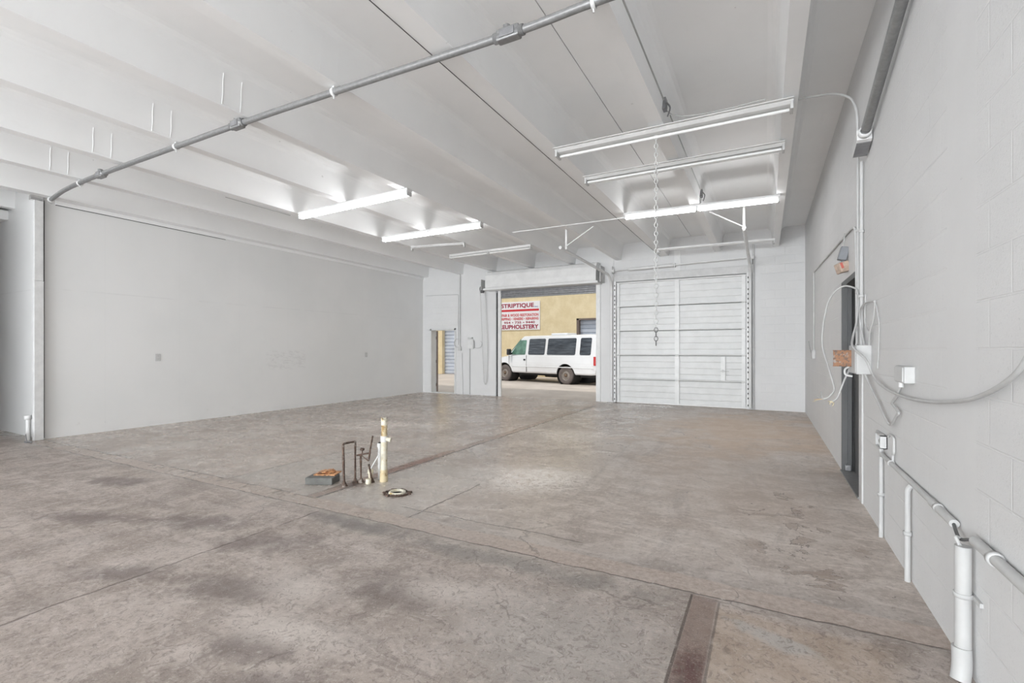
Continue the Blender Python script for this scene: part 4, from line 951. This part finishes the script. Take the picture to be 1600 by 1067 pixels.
def pane(name, x0, x1, z0, z1, m, s, slant=0, r=.06, off=.014):
    pts = []
    for cx, cz_, a0 in ((x1-r, z1-r, 0), (x0+r, z1-r, PI/2), (x0+r, z0+r, PI), (x1-r, z0+r, 1.5*PI)):
        for k in range(5):
            a = a0+PI/2*k/4; X = cx+r*math.cos(a); Z = cz_+r*math.sin(a)
            if slant: X -= slant*(Z-z0)/(z1-z0)*((X-x0)/(x1-x0))
            pts.append((X, Z))
    mb = MB(); k = len(pts)
    vs = [(X, sideY(X, Z, s)+s*off, Z) for X, Z in pts]+[(X, sideY(X, Z, s)-s*.03, Z) for X, Z in pts]
    mb.add(vs, [tuple(range(k)), tuple(range(k, 2*k))[::-1]]+[(i, (i+1) % k, k+(i+1) % k, k+i) for i in range(k)])
    return mb.obj(name, m, van)
for s in (1, -1):
    pane('cab_window', 2.22, 3.12, 1.24, 1.90, 'green_glass', s, .50)
    pane('side_window', 1.12, 2.05, 1.24, 1.95, 'glass', s)
    pane('side_window', -.50, .98, 1.24, 1.95, 'glass', s)
    pane('side_window', -1.25, -.72, 1.24, 1.95, 'glass', s)
    # door seams, body line, handle, tail lamp, mirror
    MB().box((2.135, s*1.005, .45), (2.150, s*1.018, 1.20)).box((2.135, s*.985, 1.19), (2.15, s*1.004, 1.22)).obj('door_seam', 'under', van)
    MB().box((3.20, s*1.000, .75), (3.213, s*1.016, 1.20)).obj('door_seam', 'under', van)
    MB().box((-1.40, s*1.008, .70), (3.05, s*1.022, .735), bev=.004).obj('body_line', 'van', van)
    MB().box((2.20, s*1.012, .98), (2.30, s*1.045, 1.05), bev=.01).obj('door_handle', 'handle_black', van)
    MB().box((-1.50, s*.93, .82), (-1.40, s*1.02, 1.18), bev=.01).obj('tail_lamp', 'red_lens', van)
    mr = MB().box((3.0, s*1.06, 1.22), (3.14, s*1.26, 1.50), bev=.03).box((3.03, s*.97, 1.26), (3.08, s*1.10, 1.33)).obj('side_mirror', 'handle_black', van)
    MB().box((4.26, s*.60, .70), (4.40, s*.92, .92), bev=.02).obj('head_lamp', 'sign', van)
mb = MB(); mb.add([(2.66, -.74, 1.93), (2.66, .74, 1.93), (3.24, .86, 1.30), (3.24, -.86, 1.30), (2.63, -.74, 1.90), (2.63, .74, 1.90), (3.21, .86, 1.27), (3.21, -.86, 1.27)], [(0, 1, 2, 3), (7, 6, 5, 4), (0, 4, 5, 1), (1, 5, 6, 2), (2, 6, 7, 3), (3, 7, 4, 0)])
for i in range(len(mb.v)): mb.v[i] = (mb.v[i][0]+.035, mb.v[i][1], mb.v[i][2]+.035)
mb.obj('windscreen', 'green_glass', van)
MB().box((-1.515, -.80, 1.25), (-1.46, -.05, 1.88), bev=.02).box((-1.515, .05, 1.25), (-1.46, .80, 1.88), bev=.02).obj('rear_window', 'glass', van)
MB().box((-1.68, -.98, .46), (-1.46, .98, .66), bev=.03).obj('rear_bumper', 'chrome', van)
MB().box((4.34, -.95, .42), (4.52, .95, .64), bev=.03).obj('front_bumper', 'chrome', van)
MB().box((4.34, -.58, .68), (4.41, .58, .92), bev=.01).obj('grille', 'handle_black', van)
MB().box((.35, -.35, 2.11), (1.25, .35, 2.20), bev=.03).obj('roof_vent', 'van', van)
MB().box((-1.40, -.55, .30), (3.0, .55, .46)).cyl((1.35, -.35, .32), (2.1, -.35, .32), .13, 14).cyl((.05, -.9, .40), (.05, .9, .40), .07, 12).cyl((0, 0, .38), (.25, 0, .38), .16, 14).obj('underbody', 'under', van)
for x in (0, 3.51):
    for s in (1, -1):
        MB().lathe([(.46, .0), (.46, -.55*s), (.0, -.55*s)], (x, s*.97, .40), 'Y', 28).obj('wheel_well', 'under', van)
for x in (0, 3.51):
    for s in (1, -1):
        w0 = s*.975
        wh = MB().lathe([(.215, 0), (.25, .012*s), (.33, .008*s), (.372, -.02*s), (.385, -.06*s), (.385, -.19*s), (.365, -.23*s), (.22, -.24*s), (.20, -.22*s)], (x, w0, .385), 'Y', 36).obj('tyre', 'tyre', van)
        MB().lathe([(.225, 0), (.222, -.025*s), (.19, -.05*s), (.175, -.055*s), (.15, -.02*s), (.085, -.015*s), (.08, -.05*s), (0, -.05*s)], (x, w0, .385), 'Y', 28).obj('wheel_disc', 'wheel', wh)
        MB().lathe([(.078, -.05*s), (.07, .01*s), (.045, .03*s), (0, .032*s)], (x, w0, .385), 'Y', 18).obj('hub_cap', 'hub', wh)
